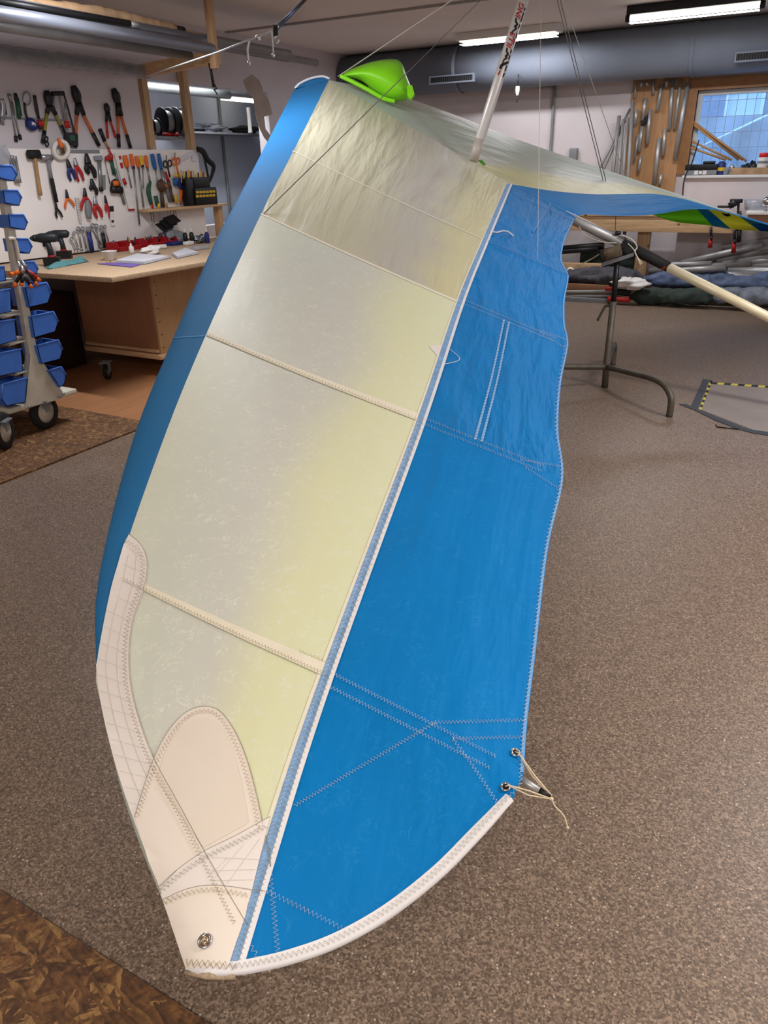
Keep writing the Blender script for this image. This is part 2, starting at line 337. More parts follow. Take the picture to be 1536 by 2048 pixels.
sailcloth('sail_cream_far', [(0.0, (200, 206, 196)), (0.4, (186, 198, 186)), (0.7, (190, 196, 184)), (0.85, (214, 210, 160)), (1.0, (214, 210, 160))], crinkle=0.0, wrinkle=0.4)  # far wing, with the yellow show-through painted in towards the rear
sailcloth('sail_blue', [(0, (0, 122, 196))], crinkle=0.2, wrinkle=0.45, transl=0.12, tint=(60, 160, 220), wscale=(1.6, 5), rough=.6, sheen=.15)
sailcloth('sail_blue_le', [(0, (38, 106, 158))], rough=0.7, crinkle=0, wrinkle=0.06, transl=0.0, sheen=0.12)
sailcloth('sail_blue_root', [(0, (0, 122, 196))], crinkle=0.1, wrinkle=0.9, transl=0.12, tint=(60, 160, 220), wscale=(2.6, 6), rough=.55, sheen=.2, wdist=.04)
sailcloth('sail_white', [(0, (236, 229, 225))], crinkle=0.0, wrinkle=0.2, transl=0.1)
sailcloth('sail_patch', [(0, (232, 223, 213))], crinkle=0.0, wrinkle=0.15, transl=0.05)
sailcloth('sail_under', [(0, (180, 190, 180))], crinkle=0, wrinkle=0.3, transl=0.25)
sailcloth('sail_green', [(0, (120, 220, 40))], crinkle=0, wrinkle=0.2, transl=0.65)
sailcloth('sail_yellow', [(0, (250, 250, 70))], crinkle=0, wrinkle=0.2, transl=0.65)
mat('thread_white', (232, 232, 236), 0.7, var=0.02); mat('thread_tan', (196, 178, 146), 0.7, var=0.02); mat('thread_dark', (146, 138, 122), 0.7, var=0.02)
mat('tape_white', (222, 222, 226), 0.6, var=0.03); mat('tape_cream', (226, 220, 200), 0.6, var=0.03); mat('tape_blue', (120, 158, 200), 0.6, var=0.12, scale=40); mat('hem_blue', (96, 156, 214), 0.6, var=0.04)
mat('grid_thread', (208, 200, 194), 0.7, var=0.02)

glider = thing('hang_glider', 'hang glider with cream and blue sail, filling the middle of the workshop', 'hang glider', (-1.9, 5.44, 0))

def depth_curve(pts, keys):
    """pixel polyline + known distances at some of its points -> (x, y, 1/D); 1/D runs straight between, as on a straight spar"""
    P = np.array(pts, float); s = np.r_[0, np.cumsum(np.hypot(*np.diff(P, axis=0).T))]
    inv = np.interp(s, [s[i] for i, d in keys], [1/d for i, d in keys])
    return np.c_[P, inv]
def W3(q): return PD(q[0], q[1], 1.0/q[2])
NS = 10   # rows per bay
# leading-edge seam, white/blue seam, trailing edge; bays end at the batten seams
L1 = [depth_curve(p, [(0, 1), (len(p)-1, 1)]) for p in ()]
le_pts = [(658, 160), (588, 300), (522, 428), (413, 667), (330, 870), (234, 1148), (193, 1330), (205, 1420), (232, 1530), (272, 1650), (320, 1775), (375, 1936)]
LE = depth_curve(le_pts, [(0, 5.6), (6, 1.6), (11, 1.13)])
st_pts = [(1020, 368), (972, 482), (922, 605), (844, 838), (750, 1090), (657, 1342), (592, 1530), (532, 1720), (462, 1944)]
ST = depth_curve(st_pts, [(0, 5.15), (3, 2.40), (5, 1.53), (8, 1.12)])
te_pts = [(1150, 437), (1129, 483), (1124, 522), (1138, 552), (1130, 600), (1130, 648), (1137, 690), (1122, 770), (1117, 862), (1127, 958), (1096, 1100), (1072, 1300), (1055, 1440), (1048, 1545), (1024, 1602)]
TE = depth_curve(te_pts, [(0, 5.08), (14, 1.3)])
def sub(c, i0, i1, n):      # smooth resample of a stretch of a curve to n+1 points
    seg = c[i0:i1+1]
    if len(seg) == 2 and c is TE: return np.array([seg[0]+(seg[1]-seg[0])*t for t in np.linspace(0, 1, n+1)])
    d = catmull(seg, 12) if c is TE else catmull(c, 12)[i0*12:i1*12+1]; s = np.r_[0, np.cumsum(np.hypot(*np.diff(d[:, :2], axis=0).T))]; q = np.linspace(0, s[-1], n+1)
    return np.c_[np.interp(q, s, d[:, 0]), np.interp(q, s, d[:, 1]), np.interp(q, s, d[:, 2])]
le_i = [0, 1, 2, 3, 5, 11]; st_i = [0, 1, 2, 3, 5, 8]; te_i = [0, 3, 6, 9, 13, 14]
tip_row_w = depth_curve([(375, 1936), (420, 1944), (462, 1944)], [(0, 1.13), (2, 1.12)])
tip_row_b = depth_curve([(462, 1944), (510, 1938), (590, 1919), (680, 1886), (780, 1830), (880, 1752), (960, 1672), (1024, 1602)], [(0, 1.12), (7, 1.3)])
def bay(A, B, r0, r1, camber):
    """Coons patch between side curves A, B and end rows r0, r1 (all (x, y, 1/D)), bulged towards the viewer by camber"""
    ns, nc = len(A)-1, len(r0)-1; out = []
    for i in range(ns+1):
        t = i/ns; row = []
        for j in range(nc+1):
            c = j/nc
            p = (1-c)*A[i]+c*B[i] + (1-t)*r0[j]+t*r1[j] - ((1-t)*((1-c)*r0[0]+c*r0[-1]) + t*((1-c)*r1[0]+c*r1[-1]))
            p = p.copy(); p[2] *= 1+camber*4*c*(1-c); row.append(p)
        out.append(row)
    return out
def lin(a, b, n): return np.array([a+(b-a)*t for t in np.linspace(0, 1, n+1)])
NC = 16
cream, blue = [], []
for k in range(5):
    n = NS if k < 4 else 26
    A = sub(LE, le_i[k], le_i[k+1], n); B = sub(ST, st_i[k], st_i[k+1], n); C = sub(TE, te_i[k], te_i[k+1], n)
    nw = NC; nb = NC if k < 4 else 26
    r1w = sub(tip_row_w, 0, 2, nw) if k == 4 else lin(A[-1], B[-1], nw)
    r1b = sub(tip_row_b, 0, 7, nb) if k == 4 else lin(B[-1], C[-1], nb)
    cream.append(bay(A, B, lin(A[0], B[0], nw), r1w, 0.014)); blue.append(bay(B, C, lin(B[0], C[0], nb), r1b, 0.006))
TOPV, TOPF = [], []
def sail_part(rows, name, m, label, vspan, parent=None, u0=0.0, u1=1.0, bvh=True, off=0.0):
    mb = MB(); R = [[W3(q) for q in r] for r in rows]; mb.grid(R)
    uv = [(u0+(u1-u0)*j/(len(r)-1), vspan[0]+(vspan[1]-vspan[0])*i/(len(rows)-1)) for i, r in enumerate(rows) for j in range(len(r))]
    if bvh:
        o = len(TOPV); TOPV.extend([Vector(v) for v in mb.v]); TOPF.extend([tuple(i+o for i in f) for f in mb.f])
    ob = mb.build(name, m, parent or glider, uv=uv, fix=False)
    if label: ob['label'] = label
    return ob
spans = [(0, .27), (.27, .43), (.43, .62), (.62, .84), (.84, 1.05)]
for k in range(5):
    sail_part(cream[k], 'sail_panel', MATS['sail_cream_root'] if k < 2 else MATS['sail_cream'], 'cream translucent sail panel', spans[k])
    sail_part(blue[k], 'trailing_edge_panel', MATS['sail_blue_root'] if k < 3 else MATS['sail_blue'], 'bright blue sail panel on the trailing edge', spans[k])
BVH = BVHTree.FromPolygons(TOPV, TOPF)
def onsail(x, y, off=0.0012):
    d = Vector(ray(x, y)).normalized(); h, nrm, idx, dist = BVH.ray_cast(Vector(EYE), d)
    if h is None:
        h, nrm, idx, dist = BVH.find_nearest(Vector(EYE)+d*1.2)
        best = None
        for dd in np.linspace(1.0, 5.6, 60):
            q = Vector(EYE)+d*dd; hh, nn, ii, di = BVH.find_nearest(q)
            if best is None or di < best[0]: best = (di, q, nn)
        d0 = (best[1]-Vector(EYE)).length
        for dd in np.linspace(d0-.08, d0+.08, 81):
            q = Vector(EYE)+d*dd; hh, nn, ii, di = BVH.find_nearest(q)
            if di < best[0]: best = (di, q, nn)
        h, nrm = best[1], best[2]
    if nrm.dot(d) > 0: nrm = -nrm
    return np.array(h + nrm*off)
# ---- leading edge wrap: quarter round from the seam over the silhouette and under
l0_pts = [(590, 176), (487, 376), (432, 480), (344, 682), (262, 892), (196, 1165), (192, 1332)]
L0 = np.array(l0_pts, float); le7 = LE[:7]
A = sub(LE, 0, 6, 40); Bq = sub(np.c_[L0, le7[:, 2]], 0, 6, 40)
wrap = []
for i in range(41):
    p1 = W3(A[i]); D1 = 1/A[i][2]; p0 = PD(Bq[i][0], Bq[i][1], D1*1.0); wd = np.linalg.norm(p0-p1); r = max(.012, min(.085, wd*.6))
    vdir = ray(A[i][0], A[i][1]); vdir = vdir/np.linalg.norm(vdir); c = p1+vdir*r; p0 = PD(Bq[i][0], Bq[i][1], D1+r)
    wrap.append([c+(p1-c)*math.cos(a)+(p0-c)*math.sin(a) for a in np.linspace(0, math.pi, 19)])
def wrap_part(i0, i1, lab):
    mb = MB().grid(wrap[i0:i1+1]); uv = [(j/18, .02*i) for i in range(i0, i1+1) for j in range(19)]
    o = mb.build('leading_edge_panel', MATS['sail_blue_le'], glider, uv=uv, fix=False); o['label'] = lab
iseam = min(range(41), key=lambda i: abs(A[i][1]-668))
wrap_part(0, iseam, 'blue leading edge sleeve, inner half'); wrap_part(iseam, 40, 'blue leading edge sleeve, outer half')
# rounded end of the sleeve at the nose, with its white hem
ca, cb = catmull([(590, 177), (600, 167), (622, 157), (645, 153), (660, 158)], 4), [(590+68*t, 177-17*t) for t in np.linspace(0, 1, 17)]
sailcap = MB().grid([[PD(a[0]+(b_[0]-a[0])*s, a[1]+(b_[1]-a[1])*s, 5.66-.05*s) for s in np.linspace(0, 1, 5)] for a, b_ in zip(ca, cb)]).build('sleeve_end', MATS['sail_blue_le'], glider, uv=[(0, 0)]*85, fix=False)
MB().tube([PD(x, y, 5.64) for x, y in ca], .009, 8).build('sleeve_hem', MATS['tape_white'], glider)
MB().tube([np.array(p)-0.001*FWD for p in wrap[iseam][:11]], .0022, 6).build('stitching', MATS['hem_blue'], glider)
# under surface, from the sleeve back to two thirds of the chord
und = []
for k in range(5):
    for i, row in enumerate(cream[k]):
        if k and i == 0: continue
        r = []
        for j, q in enumerate(row):
            c = j/(len(row)-1); p = W3(q); th = (.13 if k < 4 else .13*(1-i/len(cream[k])))*(1-c)**.7+.006
            r.append(p-np.array([0, 0, th]))
        und.append(r)
mb = MB().grid(und); mb.build('under_surface', MATS['sail_under'], glider, uv=[(j/NC, i*.02) for i in range(len(und)) for j in range(NC+1)], fix=False)
# ---- far half of the sail
fle = depth_curve([(658, 160), (780, 186), (900, 226), (1030, 277), (1160, 322), (1290, 366), (1400, 403), (1475, 428), (1570, 458)], [(0, 5.6), (8, 7.35)])
fst = depth_curve([(1020, 368), (1100, 381), (1180, 388), (1250, 388), (1312, 388), (1372, 399), (1432, 417), (1500, 436), (1585, 463)], [(0, 5.15), (8, 7.2)])
fte = depth_curve([(1150, 437), (1168, 429), (1240, 432), (1308, 429), (1375, 419), (1430, 420), (1470, 430), (1522, 446), (1600, 468)], [(0, 5.08), (8, 7.1)])
def far_rows(a, b, nc, camber):
    A = catmull(a, 5); B = catmull(b, 5); out = []
    for i in range(len(A)):
        row = []
        for j in range(nc+1):
            c = j/nc; q = (1-c)*A[i]+c*B[i]; q = q.copy(); q[2] *= 1+camber*4*c*(1-c); row.append(q)
        out.append(row)
    return out
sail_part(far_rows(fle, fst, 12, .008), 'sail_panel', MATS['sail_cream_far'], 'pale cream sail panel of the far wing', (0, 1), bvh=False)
sail_part(far_rows(fst, fte, 8, .0), 'trailing_edge_panel', MATS['sail_blue'], 'blue trailing edge panel of the far wing', (0, 1), bvh=False)
# far under surface sagging below the trailing edge: green, blue, yellow, blue gores
ftop = depth_curve([(1306, 428), (1375, 418), (1430, 419), (1470, 429), (1522, 445), (1575, 461)], [(0, 6.05), (5, 7.05)])
fbot = depth_curve([(1306, 430), (1352, 444), (1410, 450), (1462, 458), (1520, 462), (1575, 466)], [(0, 6.3), (5, 7.3)])
TA, TB = catmull(ftop, 12), catmull(fbot, 12)
def gore(t0, t1, b0, b1, m, lab):
    n = 14; rows = []
    for i in range(n+1):
        a = TA[0]*0; q0 = (t0+(t1-t0)*i/n)*(len(TA)-1); q1 = (b0+(b1-b0)*i/n)*(len(TB)-1)
        f = lambda T, q: T[int(min(q, len(T)-2))]+(T[int(min(q, len(T)-2))+1]-T[int(min(q, len(T)-2))])*(q-int(min(q, len(T)-2)))
        a, b_ = f(TA, q0), f(TB, q1)
        rows.append([a+(b_-a)*c + np.array([0, 0, -.004*4*c*(1-c)]) for c in np.linspace(0, 1, 6)])
    sail_part(rows, 'under_surface_gore', m, lab, (0, 1), bvh=False)
gore(0.0, .26, 0.0, .46, MATS['sail_green'], 'green gore of the under surface'); gore(.26, .34, .46, .60, MATS['sail_blue'], 'blue band of the under surface')
gore(.34, .62, .60, .80, MATS['sail_yellow'], 'yellow gore of the under surface'); gore(.62, 1, .80, 1, MATS['sail_blue'], 'blue outer gore of the under surface')
# small black emblem on the yellow gore
q = lambda x, y: PD(x, y, 6.42)
MB().prism([q(1443, 425), q(1452, 428), q(1458, 427), q(1462, 432), q(1454, 433), q(1448, 430)], FWD*.004).build('emblem', mat('print_black', (16, 16, 18), .6, var=0), glider)
# ---- seams, tapes, patches and stitching on the near wing
def resample(pts, n, smooth=True):
    P = np.array(pts, float)
    d = catmull(P, 12) if (smooth and len(P) > 2) else P
    s = np.r_[0, np.cumsum(np.hypot(*np.diff(d, axis=0).T))]; q = np.linspace(0, s[-1], n)
    return np.c_[np.interp(q, s, d[:, 0]), np.interp(q, s, d[:, 1])], s[-1]
def ribbon(name, m, left, right, n=40, off=.0016, cols=2, label=None, thick=True):
    A, _ = resample(left, n); B, _ = resample(right, n)
    rows = [[onsail(*(A[i]+(B[i]-A[i])*c), off) for c in np.linspace(0, 1, cols+1)] for i in range(n)]
    o = MB().grid(rows).build(name, MATS[m], glider, fix=False)
    if label: o['label'] = label
    return o
def zigzag(pts, amp, pitch, m='thread_white', r=.0006, smooth=True, off=.0022, perspective=True):
    _, ln = resample(pts, 4, smooth); n = max(4, int(ln/pitch)*2); Q, _ = resample(pts, n, smooth); out = []
    for i in range(n):
        a = Q[max(0, i-1)]; b_ = Q[min(n-1, i+1)]; t = (b_-a)/(np.hypot(*(b_-a))+1e-9); nn = np.array([-t[1], t[0]])
        out.append(onsail(*(Q[i]+nn*amp*(1 if i % 2 else -1)), off))
    return MB().tube(out, r, 3, cap=False).build('stitching', MATS[m], glider)
def seamline(pts, m, r, off=.0015, n=40, name='seam_line'):
    Q, _ = resample(pts, n); return MB().tube([onsail(x, y, off) for x, y in Q], r, 4, cap=False).build(name, MATS[m], glider)
def patch(name, m, poly, off, label=None, step=28, smooth=True):
    Q = np.array(poly, float)
    bm = bmesh.new(); f = bm.faces.new([bm.verts.new((x, y, 0)) for x, y in Q])
    x0, y0 = Q.min(0); x1, y1 = Q.max(0)
    for x in np.arange(x0+step, x1, step): bmesh.ops.bisect_plane(bm, geom=bm.verts[:]+bm.edges[:]+bm.faces[:], plane_co=(x, 0, 0), plane_no=(1, 0, 0))
    for y in np.arange(y0+step, y1, step): bmesh.ops.bisect_plane(bm, geom=bm.verts[:]+bm.edges[:]+bm.faces[:], plane_co=(0, y, 0), plane_no=(0, 1, 0))
    bmesh.ops.triangulate(bm, faces=bm.faces[:]); bm.verts.index_update()
    mb = MB(); vs = [onsail(v.co.x, v.co.y, off) for v in bm.verts]; uv = [(v.co.x/1500, v.co.y/1500) for v in bm.verts]
    mb.add(vs, [[v.index for v in f.verts][::-1] for f in bm.faces], True); bm.free()
    o = mb.build(name, MATS[m], glider, uv=uv, fix=False)
    if label: o['label'] = label
    return o
sailcloth('sail_oval', [(0, (224, 214, 202))], crinkle=0, wrinkle=.15, transl=.05)
def sm(pts, n=14): return [tuple(p) for p in catmull(pts, n)]
# white tip reinforcement: long feather along the leading edge, oval patch, corner patch
edge = [(193, 1332), (205, 1420), (232, 1530), (272, 1650), (320, 1775), (375, 1936)]
feather = sm([(258, 1070), (283, 1093), (296, 1128), (289, 1180), (268, 1240), (260, 1310), (265, 1380), (283, 1450), (310, 1520)])
low_r = [(460, 1700), (450, 1720), (430, 1810), (445, 1940)]
patch('tip_patch', 'sail_white', feather + sm([(310, 1520), (360, 1612), (410, 1705), (478, 1826)])[1:] + [(440, 1940)] + sm(edge)[::-1] + sm([(196, 1318), (206, 1258), (222, 1180), (236, 1130), (247, 1092)])[1:], .0020, 'white grid-weave reinforcement at the wing tip')
oval = sm([(272, 1636), (290, 1575), (311, 1515), (340, 1462), (372, 1428), (408, 1415), (440, 1425), (470, 1465), (495, 1525), (515, 1600), (527, 1660)])
patch('oval_patch', 'sail_patch', oval + [(520, 1655), (470, 1675), (410, 1705), (355, 1742), (322, 1775), (300, 1725)], .0034, 'cream oval reinforcement patch')
patch('oval_patch_centre', 'sail_oval', sm([(315, 1560), (340, 1490), (372, 1450), (410, 1438), (440, 1455), (466, 1500), (482, 1560), (494, 1620), (497, 1648)]) + [(440, 1680), (408, 1698), (360, 1625)], .0046)
patch('corner_patch', 'sail_white', [(326, 1790)] + sm([(326, 1782), (360, 1740), (410, 1705), (470, 1675), (540, 1636)])[1:] + [(500, 1795), (488, 1830), (450, 1940), (378, 1938)], .0054, 'white layered corner patch')
patch('corner_patch', 'sail_patch', [(330, 1800)] + sm([(330, 1798), (380, 1780), (430, 1774), (500, 1784)])[1:] + [(490, 1830), (452, 1938), (380, 1936)], .0064, 'cream corner patch carrying the tip bolt')
# seam edges drawn by fold lines
seamline([(258, 1070), (283, 1093), (296, 1128), (289, 1180), (268, 1240), (260, 1310), (265, 1380), (283, 1450), (310, 1520), (360, 1612), (410, 1705), (478, 1826), (492, 1852)], 'thread_dark', .0005, .0066, 80)
seamline(oval[::6], 'thread_dark', .0005, .0052, 70)
seamline([(527, 1660), (537, 1700), (541, 1735)], 'thread_dark', .0008, .0045, 12)
seamline([(318, 1778), (360, 1740), (410, 1705), (470, 1675), (540, 1636)], 'thread_dark', .0005, .0062, 40)
seamline([(326, 1802), (380, 1780), (430, 1774), (500, 1782), (530, 1786)], 'thread_dark', .0005, .0072, 40)
zigzag([(252, 1084), (276, 1102), (288, 1130), (282, 1178), (260, 1240), (252, 1310), (256, 1380), (274, 1450), (300, 1522), (350, 1614), (398, 1706), (440, 1790), (468, 1850)], 4, 8, 'thread_tan', .0006, off=.0075)
zigzag([(278, 1636), (298, 1575), (320, 1518), (347, 1470), (376, 1438), (408, 1425), (436, 1434), (462, 1470), (486, 1528), (506, 1600), (518, 1660)], 4, 8, 'thread_tan', .0006, off=.006)
zigzag([(322, 1788), (364, 1752), (414, 1718), (474, 1688), (532, 1656)], 5, 9, 'thread_dark', .0005, off=.0075)
zigzag([(334, 1806), (382, 1790), (430, 1784), (494, 1794)], 5, 9, 'thread_tan', .0006, off=.0085)
# woven grid of the feather patch
fe = [(x, y) for x, y in sm(edge)]
def feather_x(y):   # left and right limits of the white feather at a height
    L = sm([(258, 1070), (236, 1130), (222, 1180), (206, 1258), (193, 1332), (205, 1420), (232, 1530), (272, 1650), (320, 1775)]); R_ = feather + sm([(310, 1520), (360, 1612), (410, 1705)])[1:]
    return np.interp(y, [p[1] for p in L], [p[0] for p in L]), np.interp(y, [p[1] for p in R_], [p[0] for p in R_])
for yy in range(1100, 1700, 32):
    a, _ = feather_x(yy-6); _, c = feather_x(yy+14)
    if c-a > 20: seamline([(a+3, yy-6), ((a+c)/2, yy+5), (c-8, yy+14)], 'grid_thread', .0004, .0026, 10, 'weave_thread')
for fr in (.3, .62):
    pts = []
    for yy in range(1110, 1690, 40):
        a, c = feather_x(yy); pts.append((a+(c-a)*fr, yy))
    seamline(pts, 'grid_thread', .0004, .0026, 50, 'weave_thread')
for (a, c) in (((455, 1720), (415, 1760)), ((490, 1690), (425, 1765)), ((520, 1680), (455, 1770)), ((425, 1718), (520, 1722)), ((420, 1745), (510, 1742)), ((425, 1765), (505, 1762))):
    seamline([a, c], 'grid_thread', .0004, .0062, 8, 'weave_thread')
# batten seams on the cream panels: a raised tape with two stitch rows
for (a, c, w0, w1) in (((585, 302), (968, 480), 1.6, 1.6), ((522, 428), (918, 605), 3, 4), ((414, 668), (840, 838), 8, 15), ((236, 1150), (652, 1344), 12, 26)):
    a, c = np.array(a, float), np.array(c, float); t = (c-a)/np.hypot(*(c-a)); nn = np.array([-t[1], t[0]]); mid = (a+c)/2 + nn*2
    ribbon('batten_seam', 'tape_cream', [a-nn*w0*.5, mid-nn*(w0+w1)*.25, c-nn*w1*.6], [a+nn*w0*.5, mid+nn*(w0+w1)*.25, c+nn*w1*.4], 36, .0014, label='cream batten pocket seam')
    ln = np.hypot(*(c-a))
    if w1 > 5:
        seamline([a+nn*w0*.5, mid+nn*(w0+w1)*.25, c+nn*w1*.4], 'thread_dark', .0006, .0018, 40)
        zigzag([a+nn*w0*.2, mid+nn*(w0+w1)*.12, c+nn*w1*.2], 3, 7, 'thread_tan', .0005)
zigzag([(598, 1302), (625, 1313), (655, 1326)], 3, 7, 'thread_tan', .0005)
# long seam between cream and blue: mottled blue-grey tape and white edge
def side(dx0, dx1): return [(x+dx0+(dx1-dx0)*(y-368)/1576, y) for x, y in st_pts]
ribbon('seam_tape', 'tape_cream', side(-9, -26), side(-7, -14), 90, .0018, label='cream seam edge')
ribbon('seam_tape', 'tape_blue', side(-7, -15), side(1, 10), 90, .0022, label='mottled blue-grey seam tape')
ribbon('seam_tape', 'tape_white', side(1, 9), side(5, 22), 90, .0026, label='white seam tape')
zigzag(side(-5, -8)[3:], 3, 9, 'thread_white', .0005); zigzag(side(-1, 7)[3:], 5, 11, 'thread_tan', .0005, off=.003)
# white binding of the curved tip edge, and the trailing edge hem
tip = [(375, 1936), (420, 1944), (462, 1944), (510, 1938), (590, 1919), (680, 1886), (780, 1830), (880, 1752), (960, 1672), (1026, 1600)]
tin = [(381, 1918), (424, 1924), (464, 1923), (506, 1917), (580, 1899), (668, 1867), (766, 1812), (864, 1736), (944, 1657), (1012, 1590)]
tn, _ = resample(tin, 60); to, _ = resample(tip, 60); rows = []
for i in range(60):
    a = onsail(*tn[i], .004); d = onsail(*(to[i]*.97+tn[i]*.03), .004); out_ = (d-a); out_ /= np.linalg.norm(out_)
    rows.append([a, (a+d)/2+np.array([0, 0, .001]), d, d+out_*.005-np.array([0, 0, .003]), d-np.array([0, 0, .008]), a-np.array([0, 0, .007])])
o = MB().grid(rows).build('tip_binding', MATS['tape_white'], glider, fix=False); o['label'] = 'white webbing bound round the tip edge'
for k in range(0, 1):
    zigzag([((a[0]*.45+c[0]*.55), (a[1]*.45+c[1]*.55)) for a, c in zip(tin, tip)], 6, 11, 'thread_tan', .0005, off=.0065)
zigzag([(380, 1924), (412, 1930), (470, 1934)], 6, 9, 'thread_tan', .0006, off=.009)
MB().tube([onsail(374, 1944, .002), onsail(418, 1953, .002), onsail(470, 1956, .002)], [.004, .005, .004], 8).build('frayed_tip_end', mat('dirty_tan', (170, 150, 128), .8, var=.2, scale=120), glider)
hem_o = te_pts[:14]; hem_i = [(x-(4+5*(y-437)/1100), y) for x, y in hem_o]
ribbon('trailing_edge_hem', 'hem_blue', [(x-(3+5*(y-437)/1100), y) for x, y in hem_o], [(x-1, y) for x, y in hem_o], 110, .0016, label='pale blue trailing edge hem')
zigzag([(x-(3+4*(y-437)/1100), y) for x, y in hem_o[6:]] + [(1040, 1570), (1012, 1600)], 3.5, 8, 'thread_white', .0005)
# stitching on the blue panels
def dbl(p, q, w, amp, pitch, **k):
    p, q = np.array(p, float), np.array(q, float); t = (q-p)/np.hypot(*(q-p)); nn = np.array([-t[1], t[0]])
    zigzag([p-nn*w/2, q-nn*w/2], amp, pitch, smooth=False, **k); zigzag([p+nn*w/2, q+nn*w/2], amp, pitch, smooth=False, **k)
dbl((660, 1360), (985, 1525), 26, 3.5, 7)
dbl((846, 842), (1085, 938), 11, 2.4, 6, r=.0006); dbl((930, 605), (1110, 680), 7, 1.2, 5, r=.0007)
zigzag([(590, 1612), (870, 1446)], 3.5, 7, smooth=False); zigzag([(870, 1446), (1052, 1441)], 3.5, 7, smooth=False)
zigzag([(905, 1478), (1052, 1475)], 3.5, 7, smooth=False); zigzag([(905, 1478), (950, 1540), (998, 1612)], 3.5, 8)
zigzag([(532, 1782), (610, 1820), (694, 1862)], 5, 9); zigzag([(540, 1750), (546, 1810), (556, 1912)], 5, 9); zigzag([(496, 1884), (520, 1922)], 5, 9, smooth=False)
for (p, q_) in (((1040, 920), (1118, 933)), ((1050, 935), (1120, 980)), ((1080, 662), (1133, 680)), ((1080, 666), (1134, 700))):
    zigzag([p, q_], 2, 6, smooth=False, r=.0006)
for (p, q_) in (((1008, 640), (950, 880)), ((1018, 644), (963, 884))):
    a, c = np.array(p, float), np.array(q_, float); mid = (a+c)/2+np.array([3, 0])
    ribbon('batten_stitch', 'hem_blue', [a+(-2, 0), mid+(-2, 0), c+(-3, 0)], [a+(2, 0), mid+(2, 0), c+(3, 0)], 20, .0018)
    zigzag([a, mid, c], 2, 6, r=.0007)
for (p, q_) in (((975, 484), (1135, 550)), ((1030, 372), (1150, 434)), ((1026, 388), (1146, 442))):
    seamline([p, q_], 'hem_blue', .0018, .006, 12)
seamline([(1100, 408), (1065, 466)], 'hem_blue', .003, .004, 6)
# diamond patch straddling the long seam, loose thread end
patch('diamond_patch', 'sail_white', [(858, 693), (884, 690), (887, 700), (877, 716)], .0018); seamline([(898, 698), (919, 720), (884, 731)], 'thread_white', .0012, .0028, 14)
MB().tube(catmull([onsail(985, 466, .006), onsail(993, 469, .012), onsail(1004, 466, .012), onsail(1015, 468, .012), onsail(1026, 474, .006)], 5), .004, 6).build('cord_end', MATS['tape_white'], glider)
# eyelets, tip bolt, tip wand and its lashing cord
mat('thread_cord', (222, 206, 178), .7, var=.05)
def eyelet(x, y, r=.0095, name='eyelet', off=.003):
    p = onsail(x, y, off); a = onsail(x+12, y, off)-p; b_ = onsail(x, y+12, off)-p; nn = np.cross(a, b_); nn /= np.linalg.norm(nn)
    if nn@FWD > 0: nn = -nn
    e = MB().lathe(p, nn, [(r*.55, -.002), (r*.55, .001), (r*.7, .003), (r*.9, .0028), (r, .001), (r, -.001)], 24, close=False).build(name, MATS['chrome'], glider)
    return p, nn, e
p, nn, e = eyelet(1030, 1507); MB().lathe(p, nn, [(.0001, .0002), (.0054, .0002)], 20, close=False).build('eyelet_hole', MATS['black_plastic'], e)
p2, nn2, e = eyelet(1011, 1576); MB().lathe(p2, nn2, [(.0001, .0002), (.0054, .0002)], 20, close=False).build('eyelet_hole', MATS['black_plastic'], e)
pb, nb_, e = eyelet(413, 1886, .0115, 'tip_washer', .0085); MB().lathe(pb, nb_, [(.0065, -.001), (.0065, .003), (.005, .0048), (.0022, .0052), (.0018, .0035), (.0002, .0034)], 18, close=False).build('tip_bolt', mat('brass_bolt', (190, 170, 140), .25, .9, var=.05), e)
w0 = PD(1046, 1562, 1.365); w1 = PD(1080, 1582, 1.345); w2 = PD(1102, 1594, 1.335); wi = PD(940, 1500, 1.50)
wd = MB().tube([wi, w0, w1], .0075, 12).build('tip_wand', MATS['alu'], glider); MB().tube([w1, w1+(w2-w1)*.4, w2], [.0078, .0072, .005], 12).build('end_plug', MATS['black_plastic'], wd)
knot = PD(1103, 1598, 1.325)
for d in (-.0018, .0018):
    MB().tube([p+nn*.002, p+nn*.008+(knot-p)*.06, (p+knot)/2+np.array([d, 0, d]), w2+np.array([d, 0, .003])], .0014, 6).build('lashing_cord', MATS['thread_cord'], glider)
    MB().tube([p2+nn2*.002, p2+nn2*.008+(knot-p2)*.06, (p2+knot)/2+np.array([0, d, d*2]), knot], .0014, 6).build('lashing_cord', MATS['thread_cord'], glider)
MB().tube(catmull([knot, PD(1110, 1612, 1.285), PD(1128, 1632, 1.28), PD(1135, 1655, 1.28)], 6), .0014, 6).build('lashing_cord', MATS['thread_cord'], glider)
MB().lathe(knot, RGT, [(.0005, -.004), (.0035, -.002), (.0035, .002), (.0005, .004)], 10).build('knot', MATS['thread_cord'], glider)
MB().lathe(PD(1135, 1655, 1.28), UPV, [(.0005, -.003), (.0026, -.001), (.0026, .001), (.0005, .003)], 10).build('knot', MATS['thread_cord'], glider)

